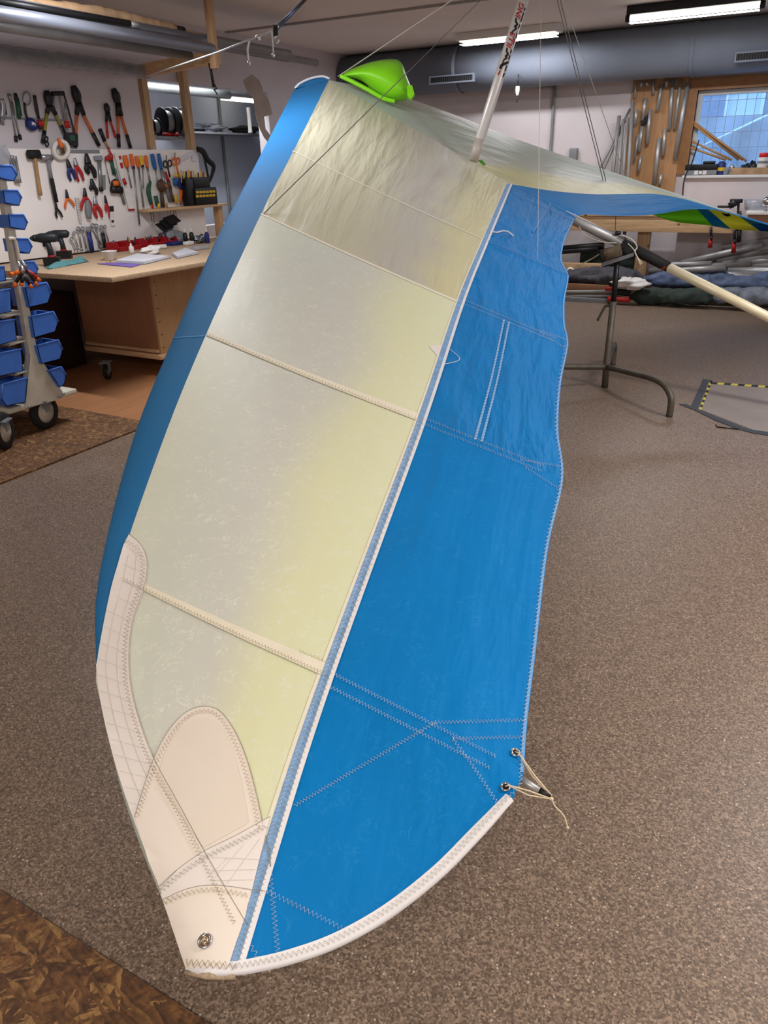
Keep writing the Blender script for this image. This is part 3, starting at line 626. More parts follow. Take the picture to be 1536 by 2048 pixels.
# ---- airframe: keel, kingpost, wires, nose cone, control frame
K = PY(1240, 484, 5.44); kd0 = PD(1150, 441, 5.12); kdir = K-kd0; kdir /= np.linalg.norm(kdir)
kn = kd0 - kdir*2.2
tube_end = PD(1256, 492, 5.02)
kk = PD(1332, 532, 4.95); ke = PD(1640, 686, 4.52)
MB().tube([kn, kd0, tube_end], .034, 20).build('keel_tube', MATS['alu'], glider)
MB().tube([tube_end-kdir*.04, (tube_end+kk)/2, kk+kdir*.02], [.037, .036, .033], 16).build('keel_sleeve', MATS['black_rubber'], glider)
mat('cream_tube', (226, 214, 180), .4, 0.1, var=.03)
MB().tube([kk, ke], .030, 20).build('keel_extension', MATS['cream_tube'], glider)['label'] = 'cream rear keel tube'
MB().tube([kk-kdir*.02, kk+kdir*.004], .0335, 16).build('red_tape', mat('red_tape', (150, 40, 40), .6, var=.05), glider)
kb = onsail(948, 318, -.01); kt = PD(1084, -120, 4.72)
mat('post_alu', (222, 218, 214), .38, 0.25, var=.04, scale=5)
kdirp = (kt-kb)/np.linalg.norm(kt-kb)
post = MB().tube([kb, kb+kdirp*.05, kb+kdirp*.14, kb+kdirp*.145, kt], [.026, .031, .031, .034, .034], 24, flat=(RGT, 1.0)).build('kingpost', MATS['post_alu'], glider)
MB().tube([kb-kdirp*.004, kb+kdirp*.135], [.030, .0335], 24).build('kingpost_foot', mat('foot_sleeve', (196, 186, 176), .5, .1, var=.06), post)
MB().lathe(kt, kdirp, [(.035, -.02), (.037, 0), (.02, .03), (.004, .036)], 16).build('kingpost_cap', MATS['black_plastic'], post)
MB().prism([onsail(955, 322, .004), onsail(964, 322, .004), onsail(971, 330, .004), onsail(967, 333, .004)], -FWD*.004).build('green_tab', mat('green_tab', (70, 150, 30), .6, var=.03), glider)
# lettering on the kingpost
def text_mesh(txt, size, extr=.0004):
    cu = bpy.data.curves.new('t', 'FONT'); cu.body = txt; cu.size = size; cu.extrude = extr; cu.offset = size*(.05 if txt == 'W' else .025); ob = bpy.data.objects.new('t', cu); COL.objects.link(ob)
    me = bpy.data.meshes.new_from_object(ob.evaluated_get(bpy.context.evaluated_depsgraph_get())); bpy.data.objects.remove(ob); return me
vdir = EYE-(kb+kdirp*.8); vdir -= kdirp*(vdir@kdirp); vdir /= np.linalg.norm(vdir)
upl = np.cross(vdir, kdirp); 
mat('print_red', (176, 34, 36), .5, var=.03)
mat('print_black', (18, 18, 20), .6, var=0)
rp_ = .0352
def post_text(txt, size, along, across, m, shear=.25, sx=1.0):
    me = text_mesh(txt, size)
    bm = bmesh.new(); bm.from_mesh(me)
    for yv in np.arange(-.02, .07, .003): bmesh.ops.bisect_plane(bm, geom=bm.verts[:]+bm.edges[:]+bm.faces[:], plane_co=(0, yv, 0), plane_no=(0, 1, 0))
    bm.to_mesh(me); bm.free()
    for v in me.vertices:
        x, y = v.co.x*sx+v.co.y*shear, v.co.y
        ang = (across+y)/rp_; d = vdir*math.cos(ang)+upl*math.sin(ang)
        v.co = Vector(kb+kdirp*(along+x)+d*(rp_+v.co.z))
    me.materials.append(MATS[m]); o = bpy.data.objects.new('lettering', me); COL.objects.link(o); o.parent = post
    return o
def along_of(x, y):   # distance along the post of a photographed point
    best = min(np.linspace(0, 1.6, 400), key=lambda s: (lambda q: (q[0]-x)**2+(q[1]-y)**2)(proj(kb+kdirp*s))); return best
def proj(p): v = np.array(p)-EYE; d = v@FWD; return 768+F_PX*(v@RGT)/d, 1024-F_PX*(v@UPV)/d
def pw(a0, a1, txt, m, size, across):
    me = text_mesh(txt, size); wdt = max(v.co.x for v in me.vertices); post_text(txt, size, a0, across, m, .3, (a1-a0)/wdt*.94)
s1, s2, s3, s4 = (along_of(*q) for q in ((1017, 101), (1026, 68), (1034, 42), (1044, 11)))
pw(s1, s2, 'ILLS', 'print_red', .05, -.0155); pw(s3, s4, 'ING', 'print_red', .05, -.0155)
# brush-stroke Ws, hook, and the broken strip of small print beside them
def on_post(x, y, r):
    x, y = 980+x/12.05, y/12.05; d = ray(x, y); d = d/np.linalg.norm(d); o_ = EYE-kb; dp = d-kdirp*(d@kdirp); op = o_-kdirp*(o_@kdirp)
    a_, b_, c_ = dp@dp, 2*dp@op, op@op-r*r; q = b_*b_-4*a_*c_
    return EYE+d*((-b_-math.sqrt(max(0, q)))/(2*a_))
def post_stroke(pts, w_, m):
    q = catmull(np.array(pts, float), 6) if len(pts) > 2 else np.array([pts[0], ((np.array(pts[0])+np.array(pts[1]))/2), pts[1]], float)
    ww = np.interp(np.linspace(0, 1, len(q)), np.linspace(0, 1, len(w_)), w_)
    L_, R_ = [], []
    for i, p in enumerate(q):
        t_ = q[min(i+1, len(q)-1)]-q[max(i-1, 0)]; n_ = np.array([-t_[1], t_[0]])/(np.hypot(*t_)+1e-9); L_.append(on_post(*(p-n_*ww[i]*.7), rp_)); R_.append(on_post(*(p+n_*ww[i]*.7), rp_))
    MB().grid([[a, (a+c)/2+vdir*.0003, c] for a, c in zip(L_, R_)]).build('lettering', MATS[m], post, fix=False)
post_stroke([(635, 425), (622, 510), (655, 590), (605, 635), (630, 690), (560, 740), (522, 805)], [26, 34, 40, 30, 20], 'print_black')
post_stroke([(415, 1145), (402, 1230), (432, 1310), (383, 1350), (402, 1395), (340, 1440), (303, 1515)], [26, 34, 40, 30, 20], 'print_black')
post_stroke([(458, 1488), (370, 1530), (285, 1572), (243, 1665)], [34, 50, 52, 44], 'print_black'); post_stroke([(247, 1695), (195, 1808)], [26, 26, 26], 'print_red')
for a, c, m_ in (((845, 190), (828, 265), 'print_black'), ((815, 305), (742, 530), 'print_black'), ((722, 590), (686, 690), 'print_black'), ((648, 790), (630, 920), 'print_black'), ((600, 925), (560, 1075), 'print_red'), ((515, 1190), (495, 1290), 'print_black'), ((482, 1330), (450, 1435), 'print_black'), ((402, 1580), (362, 1720), 'print_black'), ((346, 1760), (316, 1858), 'print_black')): post_stroke([a, c], [20, 22, 20], m_)
# wires
mat('wire', (120, 116, 112), .4, .6, var=.02); mat('wire_light', (204, 198, 190), .5, .1, var=.02)
def wire(pts, r=.0022, m='wire', name='wire'): return MB().tube(pts, r, 6).build(name, MATS[m], glider)
wire([kt, onsail(527, 428, .0)], .0026, 'wire')
nose = PD(676, 153, 5.55); wire([kt, nose], .004, 'wire_light')
wire([kt, onsail(1075, 520, .0)], .0018, 'wire_light', 'luff_line')
wire([kt, PD(1213, 388, 6.0)], .003, 'wire'); wire([kt+RGT*.02, PD(1222, 402, 6.05)], .003, 'wire')
wire([kt, PD(1250, 352, 6.35)], .0025, 'wire_light')
MB().tube([PD(1213, 388, 6.0), PD(1232, 425, 5.95), PD(1230, 470, 5.2)], .0025, 6).build('wire', MATS['wire'], glider)
# nose cone
mat('nose_green', (140, 232, 20), .38, var=.04, scale=5, spec=.5)
up_c = catmull([(681, 151), (705, 137), (745, 123), (786, 118), (803, 126), (811, 146), (821, 172), (829, 189)], 5)
dn_c = catmull([(682, 154), (703, 158), (722, 165), (745, 183), (772, 199), (797, 203), (814, 199), (827, 191)], 5)
rows = []
for i in range(len(up_c)):
    a, c = up_c[i], dn_c[i]; t = i/(len(up_c)-1); row = []
    for s in np.linspace(0, 1, 12):
        q = a+(c-a)*s; bulge = .16*math.sin(math.pi*s)**.7*math.sin(math.pi*min(1, .15+t*.8))
        row.append(PD(q[0], q[1], 5.6-.05*t-bulge))
    rows.append(row)
nc = MB().grid(rows).build('nose_cone', MATS['nose_green'], glider, fix=False); nc['label'] = 'lime green plastic nose cone'
sd = nc.modifiers.new('thickness', 'SOLIDIFY'); sd.thickness = .006
a = catmull([(681, 152), (706, 164), (735, 179), (765, 196), (790, 203)], 8)
MB().tube([PD(x, y, 5.5) for x, y in a], [.012]*len(a), 8, flat=(UPV, 1.3)).build('nose_cone_strap', MATS['nose_green'], nc)
MB().tube([PD(x, y, 5.56) for x, y in ((684, 152), (712, 162), (735, 174))], .02, 8).build('nose_plate', MATS['dark_steel'], glider)
MB().prism([PD(x, y, 5.4) for x, y in ((814, 172), (824, 170), (829, 188), (822, 197), (815, 190))], FWD*.03).build('nose_cone_tab', MATS['nose_green'], nc)
# control frame under the keel
apex = kn+kdir*1.15
for s in (-1, 1): MB().tube([apex-np.array([0, 0, .05]), np.array([apex[0]+.1, apex[1]+s*.72, .05])], .016, 12).build('downtube', MATS['alu'], glider)
MB().tube([[apex[0]+.1, apex[1]-.76, .035], [apex[0]+.1, apex[1]+.76, .035]], .016, 12).build('base_bar', MATS['black_plastic'], glider)
# cords tied round the sleeve
mat('cord_white', (206, 198, 178), .7, var=.05)
c0 = PD(1250, 485, 4.95); MB().tube(catmull([PD(1241, 470, 4.98), PD(1262, 478, 4.95), PD(1274, 493, 4.93), PD(1270, 505, 4.93), PD(1284, 528, 4.92)], 6), .004, 6).build('tie_cord', MATS['cord_white'], glider)
MB().tube(catmull([PD(1256, 487, 4.95), PD(1268, 500, 4.93), PD(1276, 518, 4.92), PD(1281, 530, 4.92)], 6), .0035, 6).build('tie_cord', MATS['cord_white'], glider)
MB().tube(catmull([PD(1155, 448, 5.1), PD(1170, 470, 5.08), PD(1205, 484, 5.04), PD(1233, 486, 5.0)], 6), .003, 6).build('tie_cord', MATS['cord_white'], glider)
MB().lathe(PD(1236, 466, 5.0), RGT, [(.004, -.02), (.014, -.015), (.014, .015), (.004, .02)], 10).build('tail_fitting', MATS['dark_steel'], glider)
MB().lathe(PD(1247, 472, 4.99), kdir, [(.006, -.02), (.010, -.01), (.010, .02), (.005, .03)], 10).build('tail_fitting', MATS['steel'], glider)
# ================================================================== LEFT SIDE: tool wall, bench, cart, tube rack
S = 1536/440.0
def Q1(x, y): return (x/S, y/S)
def Q2(x, y): return (x/S, 280+y/S)
def Q3(x, y): return (x/S, 480+y/S)
def Q4(x, y): return (260+x/S, y/S)
XB = -5.72      # tool board face
XU = -5.775      # upper panel face
XAX = np.array([1.0, 0, 0])
def colour(name, rgb, **k): return mat(name, rgb, **k)
for nm, c, kw in (('c_orange', (226, 108, 30), {}), ('c_red', (176, 32, 34), {}), ('c_blue', (36, 92, 160), {}), ('c_yellow', (226, 184, 36), {}), ('c_green', (34, 84, 62), {}), ('c_woodh', (176, 132, 84), {}),
                  ('c_brown', (84, 62, 48), {}), ('c_white', (226, 222, 218), {}), ('c_grey', (128, 130, 134), {}), ('c_olive', (150, 140, 52), {}), ('bin_blue', (66, 116, 206), dict(rough=.4)), ('c_teal', (84, 136, 140), dict(rough=.85)),
                  ('c_purple', (112, 92, 170), {}), ('c_navy', (30, 44, 110), {}), ('kraft', (172, 140, 106), dict(rough=.8, var=.15)), ('cart_grey', (206, 200, 184), dict(rough=.5)), ('paper', (214, 214, 222), {}), ('orange_wood', (200, 104, 60), {}), ('clear_plastic', (180, 184, 192), dict(rough=.2, alpha=.55, var=.1))):
    mat(nm, c, **({**dict(rough=.5, var=.06), **kw}))
mat('steel_tool', (150, 152, 156), .35, .6, var=.08)
def tool(name, label, cat, parts, Q=Q2, X=XB, group=None):
    """things hung flat on a panel at X: parts (part name, material, 'T' polyline + half width | 'G' outline, points in panel view, size, stand-off)"""
    allp = [PX(*Q(*p), X) for pt in parts for p in (pt[3] if pt[2] != 'R' else pt[3][:1])]
    c = np.mean(allp, axis=0); t = thing(name, label, cat, (X, c[1], min(p[2] for p in allp)), group)
    for pt in parts:
        pn, m, kind, pts, size = pt[:5]; off = pt[5] if len(pt) > 5 else .012
        P3 = [PX(*Q(*p), X)+XAX*off for p in pts]
        d = np.linalg.norm(P3[0]-EYE); k = d*.97/F_PX/S
        if kind == 'T':
            rr = [s*k for s in size] if hasattr(size, '__len__') else size*k
            if len(P3) > 2: 
                if hasattr(rr, '__len__'): 
                    q = catmull(np.c_[np.array(P3), np.array(rr)], 4); P3, rr = q[:, :3], list(q[:, 3])
                else: P3 = catmull(P3, 4)
            MB().tube(P3, rr, 8, flat=(XAX, .6)).build(pn, MATS[m], t)
        elif kind == 'G':
            MB().prism([p-XAX*(size/2) for p in P3], XAX*size).build(pn, MATS[m], t)
        elif kind == 'R':   # ring: centre + radii
            cx, cy = pts[0]; rx, ry = pts[1]; n = 28
            q = [PX(*Q(cx+rx*math.cos(a), cy+ry*math.sin(a)), X)+XAX*off for a in np.linspace(0, 2*math.pi, n)]
            MB().tube(q, size*k, 8, flat=(XAX, 1.0), cap=False).build(pn, MATS[m], t)
    return t
# ---- panels and shelf posts
y_end = PX(395, 300, XB)[1]; zt = PX(260, 299, XB)[2]
tag(MB().box((XB-.02, 2.6, .86), (XB, y_end, zt), .003).build('tool_board', MATS['white_board']), 'white tool board behind the left workbench', 'tool board')
yu = PX(283, 220, XU)[1]
tag(MB().box((XU-.06, 2.4, 1.3), (XU, yu, 2.36)).build('cutter_board', MATS['wall_paint_left']), 'pale grey upper panel where the bolt cutters hang', 'panel')
tag(MB().box((XU+.001, PX(*Q1(10, 820), XU)[1], PX(*Q1(10, 820), XU)[2]-.008), (XU+.012, PX(*Q1(440, 822), XU)[1], PX(*Q1(10, 820), XU)[2]+.008)).build('tool_rail', MATS['c_grey']), 'narrow grey tool rail on the upper panel', 'rail')
tag(MB().box((XB+.001, PX(*Q2(475, 75), XB)[1], PX(*Q2(475, 92), XB)[2]), (XB+.006, PX(*Q2(692, 75), XB)[1], PX(*Q2(475, 66), XB)[2])).build('grey_strip', MATS['c_grey']), 'short grey strip along the top edge of the tool board', 'strip')
def post(px0, px1, X, w, lab, m='pine_z', zb=None):
    a = PX(*px0, X); c = a.copy(); c[2] = 0.012
    return tag(MB().prism([a+np.array([-w/2, -w/2, 0]), a+np.array([w/2, -w/2, 0]), a+np.array([w/2, w/2, 0]), a+np.array([-w/2, w/2, 0])], c-a).build('wooden_post', MATS[m]), lab, 'post')
post((283, 158), (298, 300), -5.80, .07, 'wooden post at the end of the grey bolt cutter panel')
post((364, 138), (392, 420), -5.80, .07, 'knotty wooden post to the right of the black cable spools')
b0 = PX(285, 142, -5.62); b1 = PX(436, 112, -4.62); bz = 2.33
tag(MB().obox((b0+b1)/2, (b1-b0)/2, np.array([0, .03, 0]), np.array([0, 0, .05])).build('rack_beam', MATS['pine_x']), 'wooden beam carrying the ceiling tube rack', 'beam')
hp = PX(432, 132, -4.62)
tag(MB().box((hp[0]-.03, hp[1]-.04, hp[2]-.02), (hp[0]+.03, hp[1]+.01, CEIL), .003).build('rack_hanger', MATS['pine_z']), 'wooden hanger fixing the tube rack to the ceiling', 'post')
# ---- tubes on the rack
def yline(name, p0, X, y0, y1, r, m, lab, cat='tube', group='tubes on the ceiling rack', n=14, tilt=0):
    z = PX(*p0, X)[2]
    t = tag(MB().tube([(X, y0, z-tilt), (X, y1, z)], r, n).build(name, MATS[m]), lab, cat, group); return t
mat('alu_bluish', (150, 156, 170), .32, .6, var=.05, scale=3)
yend = PX(424, 96, -4.62)[1]
for i, (p, X, r, m, lab, ye) in enumerate((((212, 62), -4.62, .042, 'alu_bluish', 'thick bright aluminium tube along the front of the ceiling rack', yend), ((212, 44), -4.71, .038, 'alu_bluish', 'aluminium tube second from the front on the ceiling rack', yend+.05),
        ((212, 40), -4.80, .036, 'alu_dull', 'dull aluminium tube third from the front on the ceiling rack', 6.9), ((212, 85), -4.86, .034, 'alu_dull', 'grey tube slung under the ceiling rack', PX(381, 116, -4.86)[1]),
        ((300, 62), -4.95, .036, 'alu_dull', 'long grey tube reaching past the rack hanger', PX(580, 122, -4.95)[1]), ((300, 66), -5.04, .034, 'alu_dull', 'long dark tube at the back of the ceiling rack', PX(632, 117, -5.04)[1]),
        ((520, 108), -5.12, .03, 'dark_steel', 'dark tube ending just short of its neighbour on the rack', PX(575, 116, -5.12)[1]))):
    yline('aluminium_tube', p, X, 2.4, float(ye), r, m, lab)
t = thing('black_tube', 'black spar with silver ferrule lying on the ceiling rack', 'tube', (-4.66, 4.0, 2.45), 'tubes on the ceiling rack')
a, c, e = PX(*Q1(60, 20), -4.66), PX(*Q1(905, 165), -4.66), PX(*Q1(965, 180), -4.66)
MB().tube([a-(c-a)*.4, c], .022, 12).build('spar', MATS['black_plastic'], t); MB().tube([c, e], .02, 12).build('ferrule', MATS['alu'], t)
t = thing('wrapped_tube', 'long tube wrapped in crumpled brown paper on the rack', 'tube', (-4.75, 4.6, 2.45), 'tubes on the ceiling rack')
pts = [PX(*Q1(x, y), -4.75) for x, y in ((-100, -40), (250, 25), (480, 62), (700, 90), (850, 120), (1000, 160), (1120, 180), (1215, 205))]
q = catmull(pts, 8); MB().tube(q, [.034+.012*random.random() for _ in q], 9).build('paper_wrap', MATS['kraft'], t)
MB().tube([q[-1]-np.array([0, .03, 0]), PX(*Q1(1280, 215), -4.75)], .03, 12).build('black_end', MATS['black_plastic'], t)
pts = catmull([PX(*Q1(x, y), -4.75) for x, y in ((1280, 218), (1350, 240), (1415, 245))], 5); MB().tube(pts, [.016+.008*random.random() for _ in pts], 8).build('paper_end', MATS['kraft'], t)
t = thing('plastic_bag_tube', 'tube bundle in clear plastic film under the ceiling rack', 'tube bundle', (-5.6, 4.0, 2.2))
pts = [PX(*Q1(x, y), -5.6) for x, y in ((-200, 325), (200, 392), (500, 428), (800, 465), (1030, 505))]; q = catmull(pts, 8)
MB().tube(q, .034, 10).build('grey_tube', MATS['dark_steel'], t); MB().tube(q, [.05+.008*random.random() for _ in q], 11).build('plastic_film', MATS['clear_plastic'], t)
# ---- bolt cutters and other tools on the upper panel
def cutter(label, jaw, piv, hl, hr, arm_l, arm_r, col_, grip='black_plastic', w=18, group='bolt cutters on the upper panel'):
    (lx, ly), (rx, ry) = arm_l, arm_r
    parts = [('jaw', 'dark_steel', 'T', [jaw, ((jaw[0]+piv[0])/2+4, (jaw[1]+piv[1])/2), piv], [w*.9, w*1.7, w*1.2], .02),
             ('pivot', 'black_plastic', 'T', [piv, (lx, ly)], [w*.9, w*.75], .02), ('pivot', 'black_plastic', 'T', [(piv[0]+6, piv[1]), (rx, ry)], [w*.9, w*.75], .024)]
    for (sx_, sy_), (ex, ey), m2 in (((lx, ly), hl, col_), ((rx, ry), hr, col_)):
        mx_, my_ = sx_+(ex-sx_)*.58, sy_+(ey-sy_)*.58
        parts += [('handle', m2, 'T', [(sx_, sy_), (mx_, my_)], w*.6, .02), ('grip', grip, 'T', [(mx_, my_), (ex, ey)], w*.72, .02)]
    return tool('bolt_cutter', label, 'bolt cutter', parts, Q1, XU, group)
cutter('bolt cutter with olive yellow handles left of the bow saw', (312, 632), (332, 735), (288, 1000), (440, 930), (318, 795), (378, 800), 'c_olive')
cutter('large bolt cutter with orange handles beside the bow saw', (500, 598), (535, 720), (514, 1030), (682, 1018), (526, 805), (574, 805), 'orange_wood', w=19)
cutter('smallest bolt cutter, with short red handles', (727, 722), (738, 785), (742, 965), (798, 958), (732, 850), (760, 848), 'c_red', 'c_red', 13)
cutter('tall bolt cutter with orange handles nearest the wooden post', (780, 618), (810, 720), (820, 1028), (902, 1034), (812, 812), (836, 812), 'orange_wood', w=18)
tool('hammer', 'small hammer with black head leaning under the smallest bolt cutter', 'hammer', [('head', 'black_plastic', 'T', [(690, 900), (725, 985)], 14), ('handle', 'c_woodh', 'T', [(725, 985), (755, 1040)], 9)], Q1, XU)
tool('bow_saw', 'bow saw with a dark frame between the bolt cutters', 'saw', [('frame', 'dark_steel', 'T', [(345, 655), (430, 652)], 12, .03), ('frame', 'black_plastic', 'T', [(428, 655), (470, 800), (512, 965)], 6, .03), ('blade', 'steel_tool', 'T', [(362, 660), (400, 850), (445, 960)], 6, .02), ('blade', 'steel_tool', 'T', [(395, 660), (430, 830)], 4, .03),
     ('handle', 'black_plastic', 'G', [(430, 925), (495, 925), (520, 950), (522, 1025), (470, 1015), (440, 985)], .03, .03), ('grip_hole', 'c_green', 'G', [(455, 945), (492, 945), (500, 985), (465, 985)], .032, .032)], Q1, XU)
tool('cable_gauge', 'blue cable gauge with a looped steel wire', 'gauge', [('body', 'c_navy', 'T', [(170, 860), (205, 870), (238, 882)], [24, 36, 22], .03), ('cable', 'steel_tool', 'R', [(182, 688), (28, 45)], 4), ('cable', 'dark_steel', 'T', [(165, 720), (175, 800), (200, 850)], 8), ('dial', 'c_white', 'T', [(190, 862), (215, 872)], 12, .05)], Q1, XU, 'small gauges on the rail')
tool('feeler_rods', 'pair of thin rods with black tips on the grey rail', 'rods', [('head', 'steel_tool', 'T', [(58, 655), (70, 710)], [14, 8]), ('rod', 'steel_tool', 'T', [(68, 710), (105, 960)], 5), ('rod', 'steel_tool', 'T', [(78, 710), (130, 950)], 5), ('tip', 'black_plastic', 'T', [(104, 950), (108, 990)], 11), ('tip', 'black_plastic', 'T', [(128, 940), (138, 975)], 11)], Q1, XU)
tool('crimping_tool', 'dark green crimping tool on the rail', 'pliers', [('jaw', 'dark_steel', 'T', [(100, 650), (112, 700)], [10, 16]), ('handle', 'c_green', 'T', [(112, 700), (128, 830)], 12), ('handle', 'c_green', 'T', [(120, 700), (140, 810)], 9)], Q1, XU)
tool('wire_stripper', 'grey wire tool with a red knob left of the olive bolt cutter', 'tool', [('body', 'dark_steel', 'T', [(235, 665), (250, 760), (265, 830)], [10, 12, 8]), ('knob', 'c_red', 'T', [(262, 835), (272, 885)], [14, 20], .03), ('cap', 'black_plastic', 'T', [(262, 880), (270, 905)], 16, .03)], Q1, XU)
tool('wire_stripper', 'small tool with a red knob hanging behind the bow saw', 'tool', [('body', 'steel_tool', 'T', [(425, 720), (438, 840)], 8, .05), ('knob', 'c_red', 'T', [(436, 845), (445, 895)], [18, 20], .05)], Q1, XU)
tool('tool_bundle', 'bundle of grey snips at the left end of the upper panel', 'tools', [('blade', 'steel_tool', 'T', [(0, 690), (15, 740), (8, 830)], 18), ('blade', 'dark_steel', 'T', [(20, 720), (30, 800)], 12), ('handle', 'c_grey', 'T', [(5, 800), (12, 870)], 12)], Q1, XU)
tool('chain_hook', 'black chain hooks hanging under the olive bolt cutter', 'hooks', [('link', 'dark_steel', 'R', [(318, 970), (10, 16)], 4), ('link', 'dark_steel', 'R', [(322, 1005), (10, 16)], 4)], Q1, XU)
# ---- tools on the white board
tool('rubber_mallet', 'black rubber mallet with a wooden handle', 'mallet', [('head', 'black_rubber', 'T', [(172, 102), (255, 100)], 25, .04), ('handle', 'c_woodh', 'T', [(222, 120), (240, 240), (262, 388)], [11, 11, 13], .04)])
tool('claw_hammer', 'steel hammer with a black rubber grip right of the mallet', 'hammer', [('head', 'steel_tool', 'T', [(265, 122), (345, 125)], [16, 18], .035), ('shaft', 'c_grey', 'T', [(318, 140), (340, 270)], 12, .035), ('grip', 'black_rubber', 'T', [(340, 270), (375, 435)], 15, .035)])
tool('tape_roll', 'cream tape roll hung from an orange hook', 'tape', [('roll', 'c_white', 'R', [(408, 68), (50, 58)], 14, .03), ('core', 'kraft', 'R', [(408, 68), (36, 42)], 5, .03)])
tool('spring_clamp', 'orange spring clamp holding the tape roll', 'clamp', [('jaw', 'c_orange', 'T', [(375, -10), (392, 30), (405, 60)], [10, 14, 10], .055), ('handle', 'c_brown', 'T', [(395, 20), (412, 95)], [10, 12], .055)])
def pliers(label, jaw, piv, h1, h2, m, w=10, jm='dark_steel', name='pliers', off=.018):
    return tool(name, label, 'pliers', [('jaw', jm, 'T', [jaw, ((jaw[0]+piv[0])/2, (jaw[1]+piv[1])/2), piv], [w*.5, w, w*1.3], off), ('handle', m, 'T', [piv, ((piv[0]+h1[0])/2-w*.7, (piv[1]+h1[1])/2), h1], [w*.8, w*.9, w*.6], off), ('handle', m, 'T', [(piv[0]+2, piv[1]), ((piv[0]+h2[0])/2+w*.7, (piv[1]+h2[1])/2), h2], [w*.8, w*.9, w*.6], off+.005)], group='pliers on the tool board')
pliers('dark blue and red pliers right below the tape roll', (460, 135), (475, 190), (485, 285), (516, 275), 'c_navy', 14)
pliers('red handled pliers next to the dark blue pair', (512, 125), (522, 180), (540, 290), (572, 284), 'c_red', 13, 'steel_tool')
pliers('big all black pliers in the top row of the board', (592, 95), (605, 165), (612, 235), (652, 265), 'black_plastic', 20)
pliers('black gripping pliers under the big black pair', (628, 270), (640, 320), (632, 345), (660, 385), 'black_plastic', 16)
pliers('small black needle pliers under the steel hammer', (378, 435), (385, 480), (390, 545), (424, 540), 'black_plastic', 9)
pliers('orange and black pliers left of the coil strip', (452, 345), (462, 405), (446, 480), (508, 462), 'c_orange', 10)
pliers('pliers with dark red handles spread over the steel snips', (580, 335), (585, 395), (558, 490), (630, 492), 'c_red', 13, 'dark_steel')
pliers('bright red pliers in the lower row beside the white card', (652, 395), (658, 450), (668, 545), (700, 538), 'c_red', 15, 'steel_tool')
pliers('slim pliers with one dark red handle above the white card', (722, 385), (732, 440), (735, 500), (750, 538), 'c_red', 9)
tool('tin_snips', 'grey steel body of tin snips framed by red handles', 'snips', [('body', 'c_grey', 'T', [(592, 420), (600, 480), (606, 548)], [12, 24, 18], .03)])
tool('coil_strip', 'white ridged spiral strip hanging on the board', 'strip', [('rib', 'c_white', 'T', [(516+i*2.5, 405+i*14), (545+i*1.4, 408+i*14)], 4, .016) for i in range(13)] + [('spine', 'c_grey', 'T', [(520, 400), (552, 578)], 5)])
tool('pipe_wrench', 'grey steel adjustable wrench left of the red tag', 'wrench', [('jaw', 'steel_tool', 'G', [(645, 112), (695, 108), (705, 140), (650, 140)], .02, .02), ('shaft', 'steel_tool', 'T', [(682, 140), (695, 340)], 14, .02), ('end', 'dark_steel', 'T', [(692, 330), (700, 358)], 15, .02)])
tool('caliper', 'short steel square beside the adjustable wrench', 'caliper', [('body', 'c_grey', 'G', [(705, 245), (728, 245), (728, 340), (708, 340)], .012)])
tool('white_card', 'small printed card in black and white hung low on the board', 'card', [('card', 'c_white', 'G', [(752, 462), (784, 460), (795, 598), (772, 600)], .006), ('print', 'black_plastic', 'G', [(754, 462), (784, 460), (787, 500), (758, 500)], .008), ('print', 'black_plastic', 'G', [(768, 560), (785, 558), (788, 575), (771, 578)], .008)])
tool('red_tag', 'red looped tag at the top of the board', 'tag', [('loop', 'c_red', 'T', [(738, 60), (755, 95), (720, 130), (770, 120), (742, 70)], 6, .03), ('strap', 'c_red', 'T', [(720, 130), (768, 130)], 12, .03)])
tool('cutter_knife', 'slim green and steel rod right of the red tag', 'tool', [('shaft', 'steel_tool', 'T', [(725, 140), (760, 300)], 4), ('body', 'c_green', 'T', [(770, 140), (790, 240)], 14)])
tool('orange_tape_measure', 'orange and black ratchet tool next to the white rule', 'ratchet', [('body', 'black_plastic', 'T', [(755, 345), (830, 350)], 22, .04), ('body', 'c_orange', 'T', [(762, 305), (800, 300)], 16, .05), ('lever', 'c_red', 'T', [(835, 270), (850, 310)], 12, .05), ('ring', 'dark_steel', 'R', [(785, 310), (26, 30)], 8, .04)])
tool('white_rule', 'long white rule with red print and red end', 'rule', [('blade', 'c_white', 'G', [(785, 92), (828, 92), (930, 482), (888, 484)], .006, .02), ('print', 'c_red', 'G', [(815, 112), (830, 110), (836, 135), (820, 138)], .008, .02), ('print', 'c_red', 'G', [(822, 160), (842, 158), (850, 198), (832, 200)], .008, .02), ('end_stop', 'c_red', 'T', [(886, 486), (928, 484)], 6, .02)])
tool('steel_file', 'long grey file running along the white rule', 'file', [('blade', 'c_grey', 'T', [(795, 200), (862, 448)], 11, .012)])
def driver(label, h0, h1, tip, m, w=16, sw=6, m2=None, name='screwdriver'):
    mid = ((h0[0]+h1[0])/2, (h0[1]+h1[1])/2)
    return tool(name, label, 'screwdriver', [('handle', m, 'T', [h0, mid, h1], [w*.8, w, w*.75], .022), ('collar', m2 or m, 'T', [((h0[0]*.3+h1[0]*.7), (h0[1]*.3+h1[1]*.7)), h1], w*.8, .023), ('shaft', 'steel_tool', 'T', [h1, tip], sw, .022)], group='screwdrivers on the tool board')
driver('leftmost orange screwdriver, beside the white rule', (858, 108), (876, 190), (906, 335), 'c_orange', 20)
driver('red and dark blue screwdriver with the longest shaft', (902, 98), (920, 200), (962, 590), 'c_orange', 16, 7, 'c_navy')
driver('orange screwdriver with a long shaft in the middle of the row', (938, 112), (956, 192), (990, 470), 'c_orange', 15, 8)
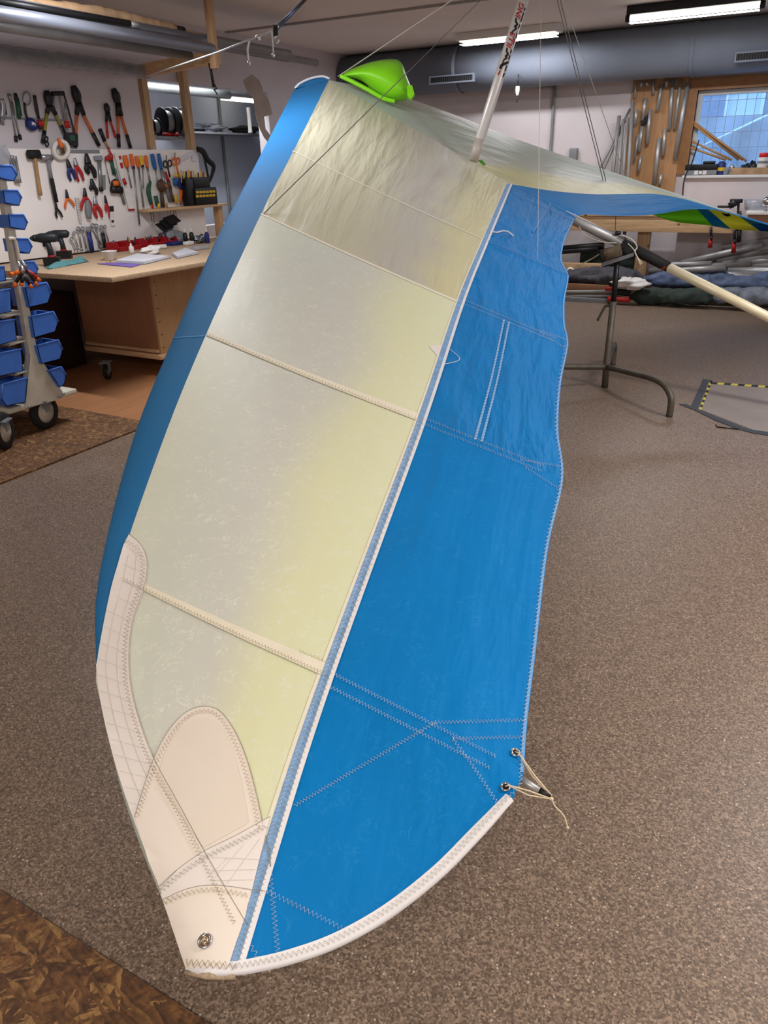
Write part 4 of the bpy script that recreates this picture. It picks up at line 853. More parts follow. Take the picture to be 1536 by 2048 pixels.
driver('black and yellow screwdriver between two orange ones', (968, 108), (984, 190), (988, 335), 'c_yellow', 15, 5, 'black_plastic')
driver('rightmost orange screwdriver, left of the blue pair', (1002, 108), (1016, 190), (1036, 300), 'c_orange', 15, 9)
driver('blue screwdriver on the left of the blue pair', (1050, 98), (1072, 205), (1094, 330), 'c_blue', 18)
driver('blue screwdriver with a wide grey blade', (1095, 95), (1115, 205), (1178, 430), 'c_blue', 16, 16)
def scissors(label, c, l, rgb, s=1.0):
    x, y = c; return tool('scissors', label, 'scissors', [('ring', rgb, 'R', [(x-14*s, y), (13*s, 22*s)], 4, .02), ('ring', rgb, 'R', [(x+18*s, y-5), (13*s, 22*s)], 4, .02), ('blade', 'steel_tool', 'T', [(x-6*s, y-20*s), (x-4, y-60*s)], 5, .02), ('blade', rgb, 'T', [(x+4*s, y+20*s), (x+20, y+20+l)], 7, .02)])
scissors('black scissors hanging right of the blue screwdrivers', (1156, 168), 70, 'black_plastic'); scissors('orange scissors near the white papers', (1215, 150), 70, 'c_orange')
tool('red_snips', 'red snips under the black scissors', 'snips', [('handle', 'c_red', 'T', [(1140, 225), (1165, 290)], 14, .02), ('blade', 'c_brown', 'T', [(1165, 290), (1180, 345)], 14, .02)])
tool('grinding_pad', 'round brown grinding pad on the board', 'pad', [('disc', 'c_brown', 'T', [(1085, 318), (1112, 318), (1140, 320)], [20, 40, 22], .03), ('hub', 'c_orange', 'T', [(1122, 318), (1134, 320)], 9, .06)])
tool('paint_scraper', 'flat brown scraper under the grinding pad', 'scraper', [('blade', 'c_brown', 'T', [(1115, 350), (1128, 470)], [14, 18], .02)])
tool('green_pliers', 'dark green trigger tool left of the grinding pad', 'pliers', [('body', 'c_green', 'T', [(1035, 290), (1020, 350), (1040, 450)], [10, 18, 14], .03), ('grip', 'c_green', 'T', [(1070, 390), (1085, 460)], 16, .03)])
tool('blue_clamp', 'blue plastic clamp left of the bit organiser', 'clamp', [('body', 'c_navy', 'R', [(1262, 300), (26, 34)], 11, .03), ('grip', 'c_blue', 'T', [(1205, 265), (1212, 320)], 18, .03), ('jaw', 'c_yellow', 'T', [(1205, 245), (1235, 252)], 9, .03)])
tool('orange_knife', 'orange utility knife standing over the wooden shelf', 'knife', [('body', 'c_orange', 'T', [(1250, 350), (1244, 440)], [14, 10], .03)])
tool('brown_handle_file', 'file with a brown and yellow handle above the shelf', 'file', [('handle', 'c_brown', 'T', [(1180, 350), (1200, 430)], 12, .02), ('tip', 'c_yellow', 'T', [(1215, 380), (1220, 440)], 10, .02)])
for i, (pts, lab) in enumerate((([(1245, 130), (1330, 80), (1340, 110), (1252, 160)], 'white paper label pinned at a slant'), ([(1335, 85), (1362, 78), (1368, 150), (1340, 150)], 'white paper strip pinned upright'))):
    tool('paper_note', lab, 'paper', [('sheet', 'paper', 'G', pts, .004, .008)])
tool('black_strap', 'black strap hanging at the right end of the board', 'strap', [('webbing', 'black_rubber', 'T', [(1362, 62), (1400, 80), (1435, 140), (1475, 180), (1465, 240), (1445, 290)], [16, 22, 20, 18, 14, 12], .03), ('webbing', 'black_rubber', 'T', [(1400, 80), (1425, 190), (1440, 270)], 9, .03)])
tool('combination_wrenches', 'bunch of steel spanners at the left end of the board', 'spanners', [('spanner', 'steel_tool', 'T', [(50+i*16, 105+i*6), (75+i*14, 180), (105+i*8, 300)], [16, 7, 12], .02+.006*i) for i in range(3)])
tool('clear_bag', 'clear plastic bag at the left edge of the board', 'bag', [('bag', 'clear_plastic', 'G', [(-30, 40), (10, 35), (42, 90), (40, 165), (-30, 170)], .03, .03)])
# spanners in the rack low on the board
for i, (x0, y0, x1, y1, w_, lab) in enumerate(((482, 690, 508, 760, 8, 'first and shortest'), (500, 650, 530, 760, 8, 'second'), (530, 620, 555, 765, 10, 'third'), (560, 620, 590, 770, 10, 'fourth'), (632, 600, 692, 745, 12, 'tallest, splayed'), (655, 600, 680, 770, 10, 'sixth, upright'), (690, 610, 720, 740, 9, 'seventh'), (715, 605, 745, 725, 8, 'last'))):
    tool('spanner', 'steel spanner low on the board, %s counted from the drill' % lab, 'spanner', [('head', 'steel_tool', 'R', [(x0, y0), (w_*1.1, w_*1.2)], w_*.45, .03), ('shaft', 'steel_tool', 'T', [(x0+2, y0+w_), (x1, y1-8)], w_*.5, .03), ('jaw', 'steel_tool', 'T', [(x1-2, y1-14), (x1+2, y1+8)], [w_*.5, w_*1.3], .03)], group='spanners under the pliers')
tool('torque_wrench', 'dark blue handled wrench standing among the spanners', 'wrench', [('handle', 'c_navy', 'T', [(592, 640), (618, 780)], 17, .05), ('head', 'c_grey', 'T', [(585, 605), (594, 645)], 18, .05)])
tool('torque_wrench', 'black handled wrench right of the splayed spanner', 'wrench', [('handle', 'black_plastic', 'T', [(690, 650), (710, 750)], 15, .05), ('head', 'c_grey', 'T', [(682, 620), (690, 650)], 12, .05)])
# bit organiser on the wooden shelf
sa, sb = PX(*Q2(962, 495), XB), PX(*Q2(1500, 452), XB); zs = (sa[2]+sb[2])/2
tag(MB().box((XB+.001, sa[1], zs-.012), (XB+.13, sb[1]+.05, zs+.012), .002).build('wooden_shelf', MATS['pine_y']), 'small wooden shelf on the tool board', 'shelf')
shelf_o = bpy.data.objects['wooden_shelf']
pl = PX(*Q2(1490, 520), XB)
MB().box((XB+.002, pl[1]-.0, .852), (XB+.08, pl[1]+.06, zs-.0125), .002).build('leg', MATS['pine_z'], shelf_o)
t = thing('bit_organiser', 'black and yellow bit organiser on the small shelf', 'organiser', (XB+.07, sb[1], zs+.012))
def zp(x, y, X): return PX(*Q2(x, y), X)
a, c = zp(1352, 335, XB+.1), zp(1512, 440, XB+.1)
MB().box((XB+.02, a[1], zs+.0125), (XB+.12, c[1], a[2]), .006).build('case', MATS['black_plastic'], t)
for yy in (365, 393):
    p0, p1 = zp(1368, yy, XB+.123), zp(1505, yy-4, XB+.123)
    for k in range(6): MB().box((XB+.118, p0[1]+(p1[1]-p0[1])*(k+.1)/6, p0[2]-.012), (XB+.124, p0[1]+(p1[1]-p0[1])*(k+.85)/6, p0[2]+.01)).build('label', MATS['c_yellow'], t)
a2 = zp(1275, 255, XB+.06); c2 = zp(1450, 335, XB+.06)
MB().box((XB+.02, a2[1], zs+.0125), (XB+.10, a[1]+.02, a2[2]-.02), .006).build('holder', MATS['black_plastic'], t)
MB().box((XB+.03, a[1], a[2]), (XB+.10, c2[1], a2[2]-.01), .004).build('holder', MATS['black_plastic'], t)
for k in range(11):
    x = 1268+k*17; y = 215+random.randint(-8, 25); b_ = zp(x, 300, XB+.06); tp = zp(x-3, y, XB+.06+random.uniform(-.02, .02))
    MB().tube([b_, tp+(b_-tp)*.45, tp], [.005, .008, .008], 8).build('bit_handle', MATS[('c_yellow', 'c_yellow', 'black_plastic', 'c_yellow', 'c_red')[k % 5]], t)
for k, (x, y, m, lab) in enumerate(((1068, 478, 'c_red', 'small red handled awl stuck in the shelf'), (1112, 490, 'c_yellow', 'small yellow handled awl stuck in the shelf'), (1168, 485, 'c_woodh', 'small wooden handled awl stuck in the shelf'))):
    t = thing('awl', lab, 'awl', (XB+.1, zp(x, y, XB+.1)[1], zs), 'awls in the shelf'); p = zp(x, y, XB+.1); p[2] = zs+.013
    MB().lathe(p, (0, 0, 1), [(.006, 0), (.011, .012), (.012, .028), (.008, .044)], 10).build('handle', MATS[m], t); MB().tube([p-np.array([0, 0, .08]), p], .002, 6).build('blade', MATS['steel_tool'], t)
for k, x in enumerate((1050, 1066, 1188, 1212, 1226)):
    p = zp(x, 500, XB+.09); tag(MB().tube([(p[0], p[1], zs-.013), (p[0], p[1]+.004, zs-.10-.01*k)], .003, 6).build('hex_key', MATS['dark_steel']), 'dark hex key hanging under the small shelf, %s from the left' % ('first', 'second', 'third', 'fourth', 'fifth')[k], 'hex key', 'hex keys under the shelf')
# ---- spools and shelf between the posts, store room behind the opening
shz = PX(*Q4(220, 955), -5.98)[2]; sy0 = PX(*Q4(95, 950), -5.9)[1]; sy1 = PX(*Q4(640, 930), -5.9)[1]
tag(MB().box((-6.2, sy0-.1, shz-.02), (-5.86, sy1-.5, shz), .002).build('spool_shelf', MATS['c_grey']), 'grey shelf behind the wooden posts', 'shelf')
for k, (cx, cy, r, wdt, lab) in enumerate(((160, 810, .085, .07, 'small black cable spool at the left'), (240, 790, .135, .09, 'large spool wound with grey wire'), (335, 795, .14, .09, 'large black spool partly behind the post'))):
    c = PX(*Q4(cx, cy), -6.0); c[2] = shz+r+.001; t = thing('cable_spool', lab, 'spool', (c[0], c[1], shz), 'cable spools on the shelf')
    ax = np.array([.25, 1, 0]); ax /= np.linalg.norm(ax)
    for s in (-1, 1): MB().lathe(c+ax*s*wdt/2, ax, [(.02, -.004), (r*.96, -.004), (r, 0), (r*.96, .004), (.02, .004)], 28).build('flange', MATS['black_plastic'], t)
    MB().lathe(c, ax, [(r*.75, -wdt/2), (r*.78, -wdt/4), (r*.77, wdt/4), (r*.75, wdt/2)], 24).build('winding', MATS['c_grey'], t)
def blob(name, label, cat, c, s, m, seed, squash=.6, group=None, n=10, amp=.35):
    """crumpled soft thing resting on the surface under c"""
    rnd = random.Random(seed); mb = MB(); rows = []
    ph = [rnd.uniform(0, 6.28) for _ in range(8)]
    for i in range(n+1):
        th = math.pi*i/n; row = []
        for j in range(2*n+1):
            a = math.pi*(j % (2*n))/n; r = 1+amp*(.4*math.sin(3*a+ph[0]+2*th)+.3*math.sin(5*a+ph[1])*math.sin(3*th+ph[2])+.3*math.sin(7*th+ph[3]+2*a))
            row.append((c[0]+s[0]*r*math.sin(th)*math.cos(a), c[1]+s[1]*r*math.sin(th)*math.sin(a), c[2]+max(0, s[2]*(1+r*math.cos(th)))*squash))
        rows.append(row)
    mb.grid(rows, smooth=True); return tag(mb.build(name, MATS[m]), label, cat, group)
for k, (x, y, m, sx, lab) in enumerate(((150, 935, 'black_plastic', .05, 'black glove on the spool shelf'), (255, 930, 'c_red', .05, 'red pliers bundle lying under the wire spool'), (315, 945, 'c_red', .05, 'red tape lying in front of the shelf'))):
    c = PX(*Q4(x, y), -5.92); c[2] = shz+.001; blob('shelf_item', lab, 'item', c, (.05, sx, .03), m, k)
# store room seen through the opening
mat('store_wall', (190, 198, 212), .7, var=.05, scale=1.5)
SX = -6.75
struct('wall_store', MB().box((SX-.1, oy0-1.5, 0), (SX, oy1+2.5, CEIL)), 'store_wall')
struct('wall_store', MB().box((SX, oy1+1.6, 0), (LX-.16, oy1+1.7, CEIL)), 'store_wall'); struct('wall_store', MB().box((SX, oy0-1.2, 0), (LX-.16, oy0-1.1, CEIL)), 'store_wall')
mat('duct_bright', (200, 206, 204), .25, .8, var=.05, scale=3)
for k, (y, r, lab) in enumerate(((560, .06, 'upper'), (640, .045, 'lower'))):
    z = PX(*Q4(450, y), SX+.45)[2]; tag(MB().tube([(SX+.45, oy0-.6, z), (SX+.45, oy1-.15, z)], r, 18).build('store_pipe', MATS['duct_bright']), '%s silver pipe in the store room behind the opening' % lab, 'pipe', 'silver pipes in the store room')
p0, p1 = PX(*Q4(640, 685), SX+.3), PX(*Q4(860, 700), SX+.3)
t = thing('store_light', 'fluorescent tube lit in the store room', 'ceiling light', (p0[0], p0[1], p0[2]))
MB().tube([p0, (p1[0], p1[1], p0[2])], .022, 12).build('tube', MATS['tube_lit'], t); MB().box((p0[0]-.02, p0[1], p0[2]+.025), (p0[0]+.03, p1[1], p0[2]+.06)).build('housing', MATS['c_grey'], t)
for f_ in (.2, .8): MB().tube([(p0[0], p0[1]+(p1[1]-p0[1])*f_, p0[2]+.05), (p0[0], p0[1]+(p1[1]-p0[1])*f_, CEIL)], .004, 6).build('hanger', MATS['c_grey'], t)
lamp_light(SX+.62, (oy0+oy1)/2+.4, 2.5, 1.2, .12, 26, (.92, .96, 1.0), math.pi/2)
cz = PX(*Q4(640, 900), SX+.02)
tag(MB().tube([(SX+.02, cz[1], .3), (SX+.02, cz[1], 2.3)], .018, 8).build('conduit', MATS['c_grey']), 'grey conduit running down the store room wall', 'conduit')
hz = PX(*Q4(560, 925), SX+.2)[2]; h0, h1 = PX(*Q4(430, 900), SX+.2)[1], PX(*Q4(930, 900), SX+.2)[1]
tag(MB().box((SX+.001, h0-.2, hz-.02), (SX+.32, h1, hz)).build('store_shelf', MATS['c_grey']), 'grey shelf in the store room', 'shelf')
mat('foil', (130, 134, 144), .25, .5, var=.3, scale=30)
c = PX(*Q4(540, 905), SX+.2); c[2] = hz+.001; blob('foil_heap', 'crumpled silver plastic heap on the store room shelf', 'plastic heap', c, (.10, .30, .07), 'foil', 11, amp=.6, n=14)
c = PX(*Q4(800, 880), SX+.2); c[2] = hz+.001; blob('folded_bag', 'folded black bags on the store room shelf', 'bag', c, (.10, .26, .07), 'black_rubber', 12, n=14)
c = PX(*Q4(840, 915), SX+.34); tag(MB().lathe((c[0], c[1], hz+.001), (0, 0, 1), [(.03, 0), (.028, .02), (.025, .03), (.024, .27), (.02, .28)], 16).build('white_tube', MATS['c_white']), 'white plastic tube standing before the black bags', 'tube')
# bare plaster patch on the wall beside the opening
pp = [(790, 560), (850, 520), (900, 560), (925, 620), (930, 660), (965, 690), (985, 760), (990, 800), (935, 815), (945, 900), (990, 960), (960, 990), (935, 960), (905, 900), (880, 820), (868, 740), (860, 690), (830, 660), (805, 610)]
MB().prism([PX(*Q4(*p), LX) for p in pp], (.004, 0, 0)).build('plaster_patch', mat('plaster', (172, 156, 146), .8, var=.1, scale=5), bpy.data.objects['wall_left'])
# knife hanging from the beam
t = thing('hanging_saw', 'black folding saw hanging below the rack beam', 'saw', PX(*Q4(580, 620), -4.7)); 
MB().tube([PX(*Q4(x, y), -4.7) for x, y in ((555, 440), (570, 520), (585, 610))], [.016, .017, .016], 8, flat=(XAX, .5)).build('handle', MATS['black_plastic'], t)
MB().tube([PX(*Q4(x, y), -4.7) for x, y in ((590, 590), (605, 620), (585, 625))], .006, 8).build('ring', MATS['black_plastic'], t); MB().tube([PX(*Q4(x, y), -4.7) for x, y in ((588, 625), (610, 660))], .006, 6).build('blade', MATS['dark_steel'], t)
# rope, pulley and cord from the ceiling to the rack
mat('rope_blue', (70, 80, 104), .8, var=.2, scale=90); mat('cord_pale', (196, 200, 206), .6, var=.05)
RD = 3.2
rp0 = PD(1010/S*1+260, 205/S, RD); d = ray(260+1215/S, 0); top = EYE+d*(CEIL-CAM_H)/d[2]
t = thing('pulley_rope', 'blue rope with pulley hanging from the ceiling', 'rope', rp0)
MB().tube([rp0, top], .007, 8).build('rope', MATS['rope_blue'], t); MB().tube([rp0+RGT*.012, top+RGT*.02], .005, 8).build('rope', MATS['rope_blue'], t)
MB().obox(PD(260+1018/S, 215/S, RD), RGT*.01, UPV*.022, FWD*.008).build('pulley', MATS['black_plastic'], t)
MB().lathe(PD(260+1020/S, 185/S, RD), FWD, [(.006, -.008), (.012, -.006), (.012, .006), (.006, .008)], 12).build('sheave', MATS['chrome'], t)
q = [PD(260+(1025+18*math.cos(a))/S, (275+24*math.sin(a))/S, RD) for a in np.linspace(0, 6.28, 20)]; MB().tube(q, .003, 6, cap=False).build('ring', MATS['chrome'], t)
lend = PX(*Q4(120, 530), -5.1)
cord = thing('pale_cord', 'pale cord stretched from the pulley to the tube rack', 'cord', lend)
MB().tube([PD(260+985/S, 218/S, RD), PD(260+620/S, 362/S, 4.1), lend], .0045, 8).build('line', MATS['cord_pale'], cord)
for (x, y) in ((895, 262),): MB().lathe(PD(260+x/S, y/S, RD+.15), RGT, [(.004, -.012), (.010, -.008), (.010, .008), (.004, .012)], 10).build('crimp', MATS['chrome'], cord)
for pts in (((835, 290), (822, 340), (825, 390), (832, 440)), ((990, 225), (996, 300), (1002, 385))):
    q = [PD(260+x/S, y/S, RD+.1) for x, y in pts]; MB().tube(catmull(q, 4), .004, 6).build('loose_end', MATS['cord_pale'], cord); MB().lathe(q[-1], UPV, [(.002, -.01), (.008, -.004), (.008, .004), (.002, .01)], 10).build('swivel', MATS['chrome'], cord)
# ---- the left workbench
BX1, BY0, BZ = -4.18, 3.72, .85
bench = thing('workbench', 'chipboard topped workbench on castors with a plywood cabinet', 'workbench', (-4.7, 4.8, 0))
pts = [PZ(*Q3(268, 212), BZ), PZ(*Q3(780, 262), BZ)]
MB().box((XB+.002, BY0, BZ-.035), (BX1, 7.0, BZ), .003).build('worktop', MATS['chipboard'], bench)
cx1 = -4.36; cy0 = float(PX(*Q3(1045, 230), cx1)[1]); cx0 = float(PY(*Q3(515, 260), cy0)[0])
MB().box((cx0, cy0, .19), (cx1-.012, cy0+.018, BZ-.036)).build('side_panel', MATS['ply_panel'], bench)
MB().box((cx1-.018, cy0-.002, .19), (cx1, 6.9, BZ-.036)).build('front_panel', MATS['ply_light'], bench)
MB().box((cx0, cy0+.02, .19), (cx0+.018, 6.9, BZ-.036)).build('rear_panel', MATS['ply_panel'], bench)
MB().box((cx0-.01, cy0-.02, .15), (cx1+.005, 6.9, .19), .002).build('plinth', MATS['pine_x'], bench)
MB().box((cx0+.02, cy0-.022, .205), (cx1-.02, cy0-.001, .225)).build('batten', MATS['pine_x'], bench)
for k in range(6):
    z = .24+.1*k; MB().lathe((cx1+.0005, cy0+.03, z), (1, 0, 0), [(.006, 0), (.005, .002), (.001, .002)], 8).build('screw', MATS['dark_steel'], bench)
def castor(parent, c, R=.075, w=.035, yaw=0.0, fork_h=.0, rim='c_grey'):
    ax = np.array([math.cos(yaw), math.sin(yaw), 0]); c = np.array(c, float)
    tyre = MB().lathe(c, ax, [(R*.62, -w*.5), (R*.9, -w*.5), (R, -w*.2), (R, w*.2), (R*.9, w*.5), (R*.62, w*.5)], 26, close=False).build('wheel', MATS['black_rubber'], parent)
    MB().lathe(c, ax, [(R*.12, -w*.62), (R*.2, -w*.55), (R*.3, -w*.3), (R*.62, -w*.42), (R*.62, w*.42), (R*.3, w*.3), (R*.2, w*.55), (R*.12, w*.62)], 22).build('rim', MATS[rim], tyre)
    for s in (-1, 1):
        b0 = c+ax*s*w*.8; side_ = np.cross(ax, [0, 0, 1.0])
        MB().prism([b0-side_*.014, b0+side_*.014, b0+side_*.035+np.array([0, 0, fork_h]), b0-side_*.035+np.array([0, 0, fork_h])], ax*.003).build('fork', MATS['c_grey'], parent)
    MB().obox(c+np.array([0, 0, fork_h+.002]), ax*w*1.2, np.cross(ax, [0, 0, 1.0])*.045, np.array([0, 0, .003])).build('mount_plate', MATS['c_grey'], parent)
cc = PZ(*Q3(745, 985), 0); castor(bench, (cc[0], cc[1]+.02, .062+.009), .062, .03, .5, .075); castor(bench, (cx0+.1, 6.6, .071), .062, .03, .2, .075); castor(bench, (cx1-.1, 6.6, .071), .062, .03, .2, .075)
# dark red chest further back under the bench
tag(MB().box((-5.8, 3.2, .012), (-5.3, 4.3, .62), .01).build('storage_chest', mat('chest_dark', (46, 22, 20), .6, var=.1)), 'dark red chest in the shadow beyond the bench', 'chest')
# ---- things on the bench
def bz(x, y, dz=.0015): p = PZ(*Q2(x, y), BZ); p[2] = BZ+dz; return p
def drill(label, q, yaw, s=1.0):
    p = bz(*q); t = thing('cordless_drill', label, 'drill', p, 'cordless drills on the bench'); f = np.array([math.cos(yaw), math.sin(yaw), 0]); sd = np.array([-f[1], f[0], 0]); u = np.array([0, 0, 1.0])
    MB().obox(p+u*.03*s, f*.055*s, sd*.034*s, u*.03*s).build('battery', MATS['black_plastic'], t)
    MB().tube([p+u*.05*s, p+u*.11*s+f*.0*s, p+u*.165*s+f*.01*s], [.024*s, .02*s, .022*s], 12).build('grip', mat('drill_dark', (30, 36, 40), .5, var=.06), t)
    MB().tube([p+u*.06*s+f*.0, p+u*.072*s], .026*s, 12).build('red_band', MATS['c_red'], t)
    MB().tube([p+u*.185*s-f*.065*s, p+u*.19*s-f*.05*s, p+u*.19*s+f*.04*s, p+u*.19*s+f*.075*s], [.02*s, .031*s, .033*s, .026*s], 16).build('motor_housing', MATS['drill_dark'], t)
    MB().tube([p+u*.19*s+f*.075*s, p+u*.19*s+f*.09*s, p+u*.19*s+f*.115*s], [.024*s, .024*s, .012*s], 16).build('chuck', MATS['dark_steel'], t)
    MB().tube([p+u*.19*s+f*.115*s, p+u*.19*s+f*.16*s], .004*s, 8).build('bit', MATS['steel_tool'], t)
    MB().obox(p+u*.15*s+f*.032*s, f*.008*s, sd*.01*s, u*.018*s).build('trigger', MATS['black_plastic'], t)
drill('front black cordless drill with its chuck pointing left', (372, 880), -2.45, 1.08); drill('rear black cordless drill behind the front one', (455, 828), -2.5, 1.02)
tag(MB().box(tuple(bz(240, 815, .001)+np.array([-.08, .0, 0])), tuple(bz(240, 815, .0)+np.array([.10, .22, .035])), .012).build('drill_case', MATS['black_plastic']), 'flat black case lying behind the drills', 'case')
# cloth, bowl, notebooks
def drape(name, label, cat, o, ex, ey, m, amp, seed, n=24, group=None):
    rnd = random.Random(seed); ph = [rnd.uniform(0, 6) for _ in range(6)]; rows = []
    for i in range(n+1):
        row = []
        for j in range(n+1):
            u_, v_ = i/n, j/n; p = np.array(o)+np.array(ex)*u_+np.array(ey)*v_
            h = amp*(abs(math.sin(5*u_+ph[0]+3*v_))*.6+abs(math.sin(7*v_+ph[1]-2*u_))*.4+.3*math.sin(13*u_+9*v_+ph[2]))
            p[0] += .02*math.sin(6*v_+ph[3]); p[1] += .02*math.sin(7*u_+ph[4]); p[2] += max(.002, h*min(1, 6*min(u_, 1-u_, v_, 1-v_)+.15)); row.append(p)
        rows.append(row)
    ob = MB().grid(rows).build(name, MATS[m]); tag(ob, label, cat, group); sd = ob.modifiers.new('thickness', 'SOLIDIFY'); sd.thickness = .002; return ob
a, b_, c = bz(385, 905), bz(665, 850), bz(455, 862)
drape('cleaning_cloth', 'crumpled teal cloth at the front of the bench', 'cloth', a+np.array([-.04, .0, 0]), (b_-a)*np.array([1, 1, 0]), (-.13, .05, 0), 'c_teal', .035, 3)
mat('bowl_plastic', (214, 208, 204), .35, var=.03)
p = bz(770, 838); t = tag(MB().lathe(p, (0, 0, 1), [(.002, .001), (.042, .001), (.047, .006), (.062, .066), (.066, .07), (.06, .068), (.044, .01), (.002, .008)], 28, close=False).build('bowl', MATS['bowl_plastic']), 'white plastic bowl on the bench', 'bowl')
def notebook(label, pts, h, m, group='notebooks on the bench', open_=False):
    P4 = [bz(x, y) for x, y in pts]; t = thing('notebook', label, 'notebook', np.mean(P4, axis=0), group)
    MB().prism([p for p in P4], (0, 0, .004)).build('cover', MATS[m], t)
    q = [P4[0]*.97+P4[2]*.03, P4[1]*.97+P4[3]*.03, P4[2]*.97+P4[0]*.03, P4[3]*.97+P4[1]*.03]
    MB().prism([p+np.array([0, 0, .0045]) for p in q], (0, 0, h)).build('pages', MATS['paper'], t)
    return t
notebook('thick notebook with curling white pages', [(800, 860), (1010, 872), (1195, 826), (960, 808)], .016, 'c_grey')
notebook('second notebook further back along the bench', [(1200, 806), (1235, 832), (1390, 798), (1300, 768)], .016, 'c_grey')
P4 = [bz(680, 868), bz(920, 892), bz(985, 872), bz(780, 862)]
tag(MB().prism(P4, (0, 0, .005)).build('folder', MATS['c_purple']), 'purple folder at the bench edge', 'folder')
blob('white_rag', 'crumpled white rag beside the notebooks', 'rag', bz(1060, 800), (.05, .10, .055), 'c_white', 5, n=14, amp=.5)
tag(MB().tube([bz(1070, 765, .02), bz(1165, 760, .02)], .02, 14).build('paper_roll', MATS['c_white']), 'short white paper roll behind the rag', 'paper roll')
def openbin(name, label, c, sx, sy, h, m, yaw=0.0, group=None, lip=.45):
    """stacking bin, open top, lower front (front towards +x)"""
    t = .004; R = Matrix.Rotation(yaw, 3, 'Z'); c = Vector(c)
    def T(p): return tuple(c+R@Vector(p))
    mb = MB(); out = [(-sx/2, 0), (sx/2*.85, 0), (sx/2, h*lip), (sx/2*.72, h), (-sx/2, h)]
    for s in (-1, 1): mb.prism([T((x, s*sy/2, z)) for x, z in out], R@Vector((0, -s*t, 0)))
    for (a, b_) in ((4, 0), (0, 1), (1, 2)):
        (xa, za), (xb, zb) = out[a], out[b_]; mb.prism([T((xa, -sy/2, za)), T((xb, -sy/2, zb)), T((xb, sy/2, zb)), T((xa, sy/2, za))], R@Vector((0.0 if a == 0 else (t if a == 4 else -t), 0, t if a == 0 else 0)))
    th = thing(name, label, 'bin', c, group); ob = mb.build('shell', MATS[m], th)
    MB().box((-.001, -sy/2*.9, 0), (.004, sy/2*.9, .006)).build('rim', MATS[m], th).matrix_parent_inverse = Matrix.Translation(Vector((sx/2*.9, 0, h*lip)))
    return th
mat('bin_red', (170, 26, 34), .4, var=.06)
for k, (x, y, lab) in enumerate(((815, 745, 'red bin nearest the bowl'), (905, 735, 'red bin holding brown cutters'), (1015, 700, 'red bin in the middle of the row'), (1085, 690, 'red bin left of the dark scraps'), (1165, 690, 'rightmost red bin in the row'))):
    p = PX(*Q2(x, y-20), XB+.16); p[2] = BZ+.0015; openbin('parts_bin', lab, p, .17, .115, .075, 'bin_red', 0.0, 'red parts bins on the bench')
    for i in range(4):
        a = p+np.array([random.uniform(-.05, .04), random.uniform(-.035, .035), .012]); d_ = np.array([random.uniform(-.03, .03), random.uniform(-.05, .05), random.uniform(.06, .10)])
        tag(MB().tube([a, a+d_*.5, a+d_], [.007, .009, .006], 8).build('small_part', MATS[('c_brown', 'dark_steel', 'c_navy', 'kraft')[(i+k) % 4]]), '%s small tool sticking out of the %s' % (('brown', 'steel', 'navy', 'tan')[(i+k) % 4], lab), 'small tool', 'odds and ends in the red bins')
blob('scrap_heap', 'dark grey scraps and black sheets behind the red bins', 'scraps', np.array([XB+.13, PX(*Q2(1190, 650), XB+.13)[1], BZ+.002]), (.07, .13, .10), 'c_grey', 8, amp=.5, n=12)
for k in range(3):
    c = PX(*Q2(1150+25*k, 600-22*k), XB+.13); tag(MB().obox(c, np.array([.045, .0, -.03]), np.array([0, .075, .012]), np.array([.003, 0, .004])).build('black_sheet', MATS['black_plastic']), ('lowest', 'middle', 'topmost')[k]+' of the dark sheets stacked over the scraps', 'sheet', 'dark sheets over the scraps')
blob('blue_rag', 'blue rag in front of the red bins', 'rag', bz(955, 740), (.04, .08, .05), 'c_navy', 21, amp=.4)
blob('plastic_bag', 'crumpled clear plastic bag at the far end of the bench', 'bag', bz(1410, 718), (.05, .10, .06), 'foil', 22, amp=.5)
for k, (x, y, m, h, lab) in enumerate(((1300, 725, 'black_plastic', .12, 'black glue bottle with white nozzle on the bench'), (1345, 728, 'black_plastic', .13, 'second black glue bottle with white nozzle'), (1450, 720, 'c_navy', .12, 'dark blue spray can at the end of the bench'), (922, 790, 'c_white', .07, 'small white canister by the red bins'))):
    p = bz(x, y); t = thing('bottle', lab, 'bottle', p, 'bottles on the bench'); MB().lathe(p, (0, 0, 1), [(.02, 0), (.022, .004), (.022, h*.7), (.012, h*.85)], 16).build('body', MATS[m], t); MB().lathe(p+np.array([0, 0, h*.85]), (0, 0, 1), [(.011, 0), (.010, .01), (.004, h*.3), (.003, h*.32)], 12).build('nozzle', MATS['c_white'], t)
tag(MB().box(tuple(bz(1318, 735)-np.array([.03, .05, 0])), tuple(bz(1318, 735)+np.array([.03, .05, .035])), .008).build('white_box', MATS['c_white']), 'small white box near the far end of the bench', 'box')
tag(MB().box(tuple(bz(1230, 735)-np.array([.1, .07, 0])), tuple(bz(1230, 735)+np.array([.02, .09, .03])), .004).build('blue_tray', MATS['c_navy']), 'flat dark blue tray behind the white box', 'tray')
tag(MB().box(tuple(bz(1400, 765)-np.array([.04, .08, 0])), tuple(bz(1400, 765)+np.array([.04, .08, .03])), .006).build('clear_box', MATS['clear_plastic']), 'low clear plastic box at the far end of the bench', 'box')
p = bz(740, 860); t = thing('thumb_tack_stand', 'tiny tan wedge in front of the bowl', 'wedge', p); MB().tube([p, p+np.array([.0, .03, .02])], .004, 6).build('leg', MATS['kraft'], t); MB().tube([p+np.array([0, .05, 0]), p+np.array([.0, .03, .02])], .004, 6).build('leg', MATS['kraft'], t)
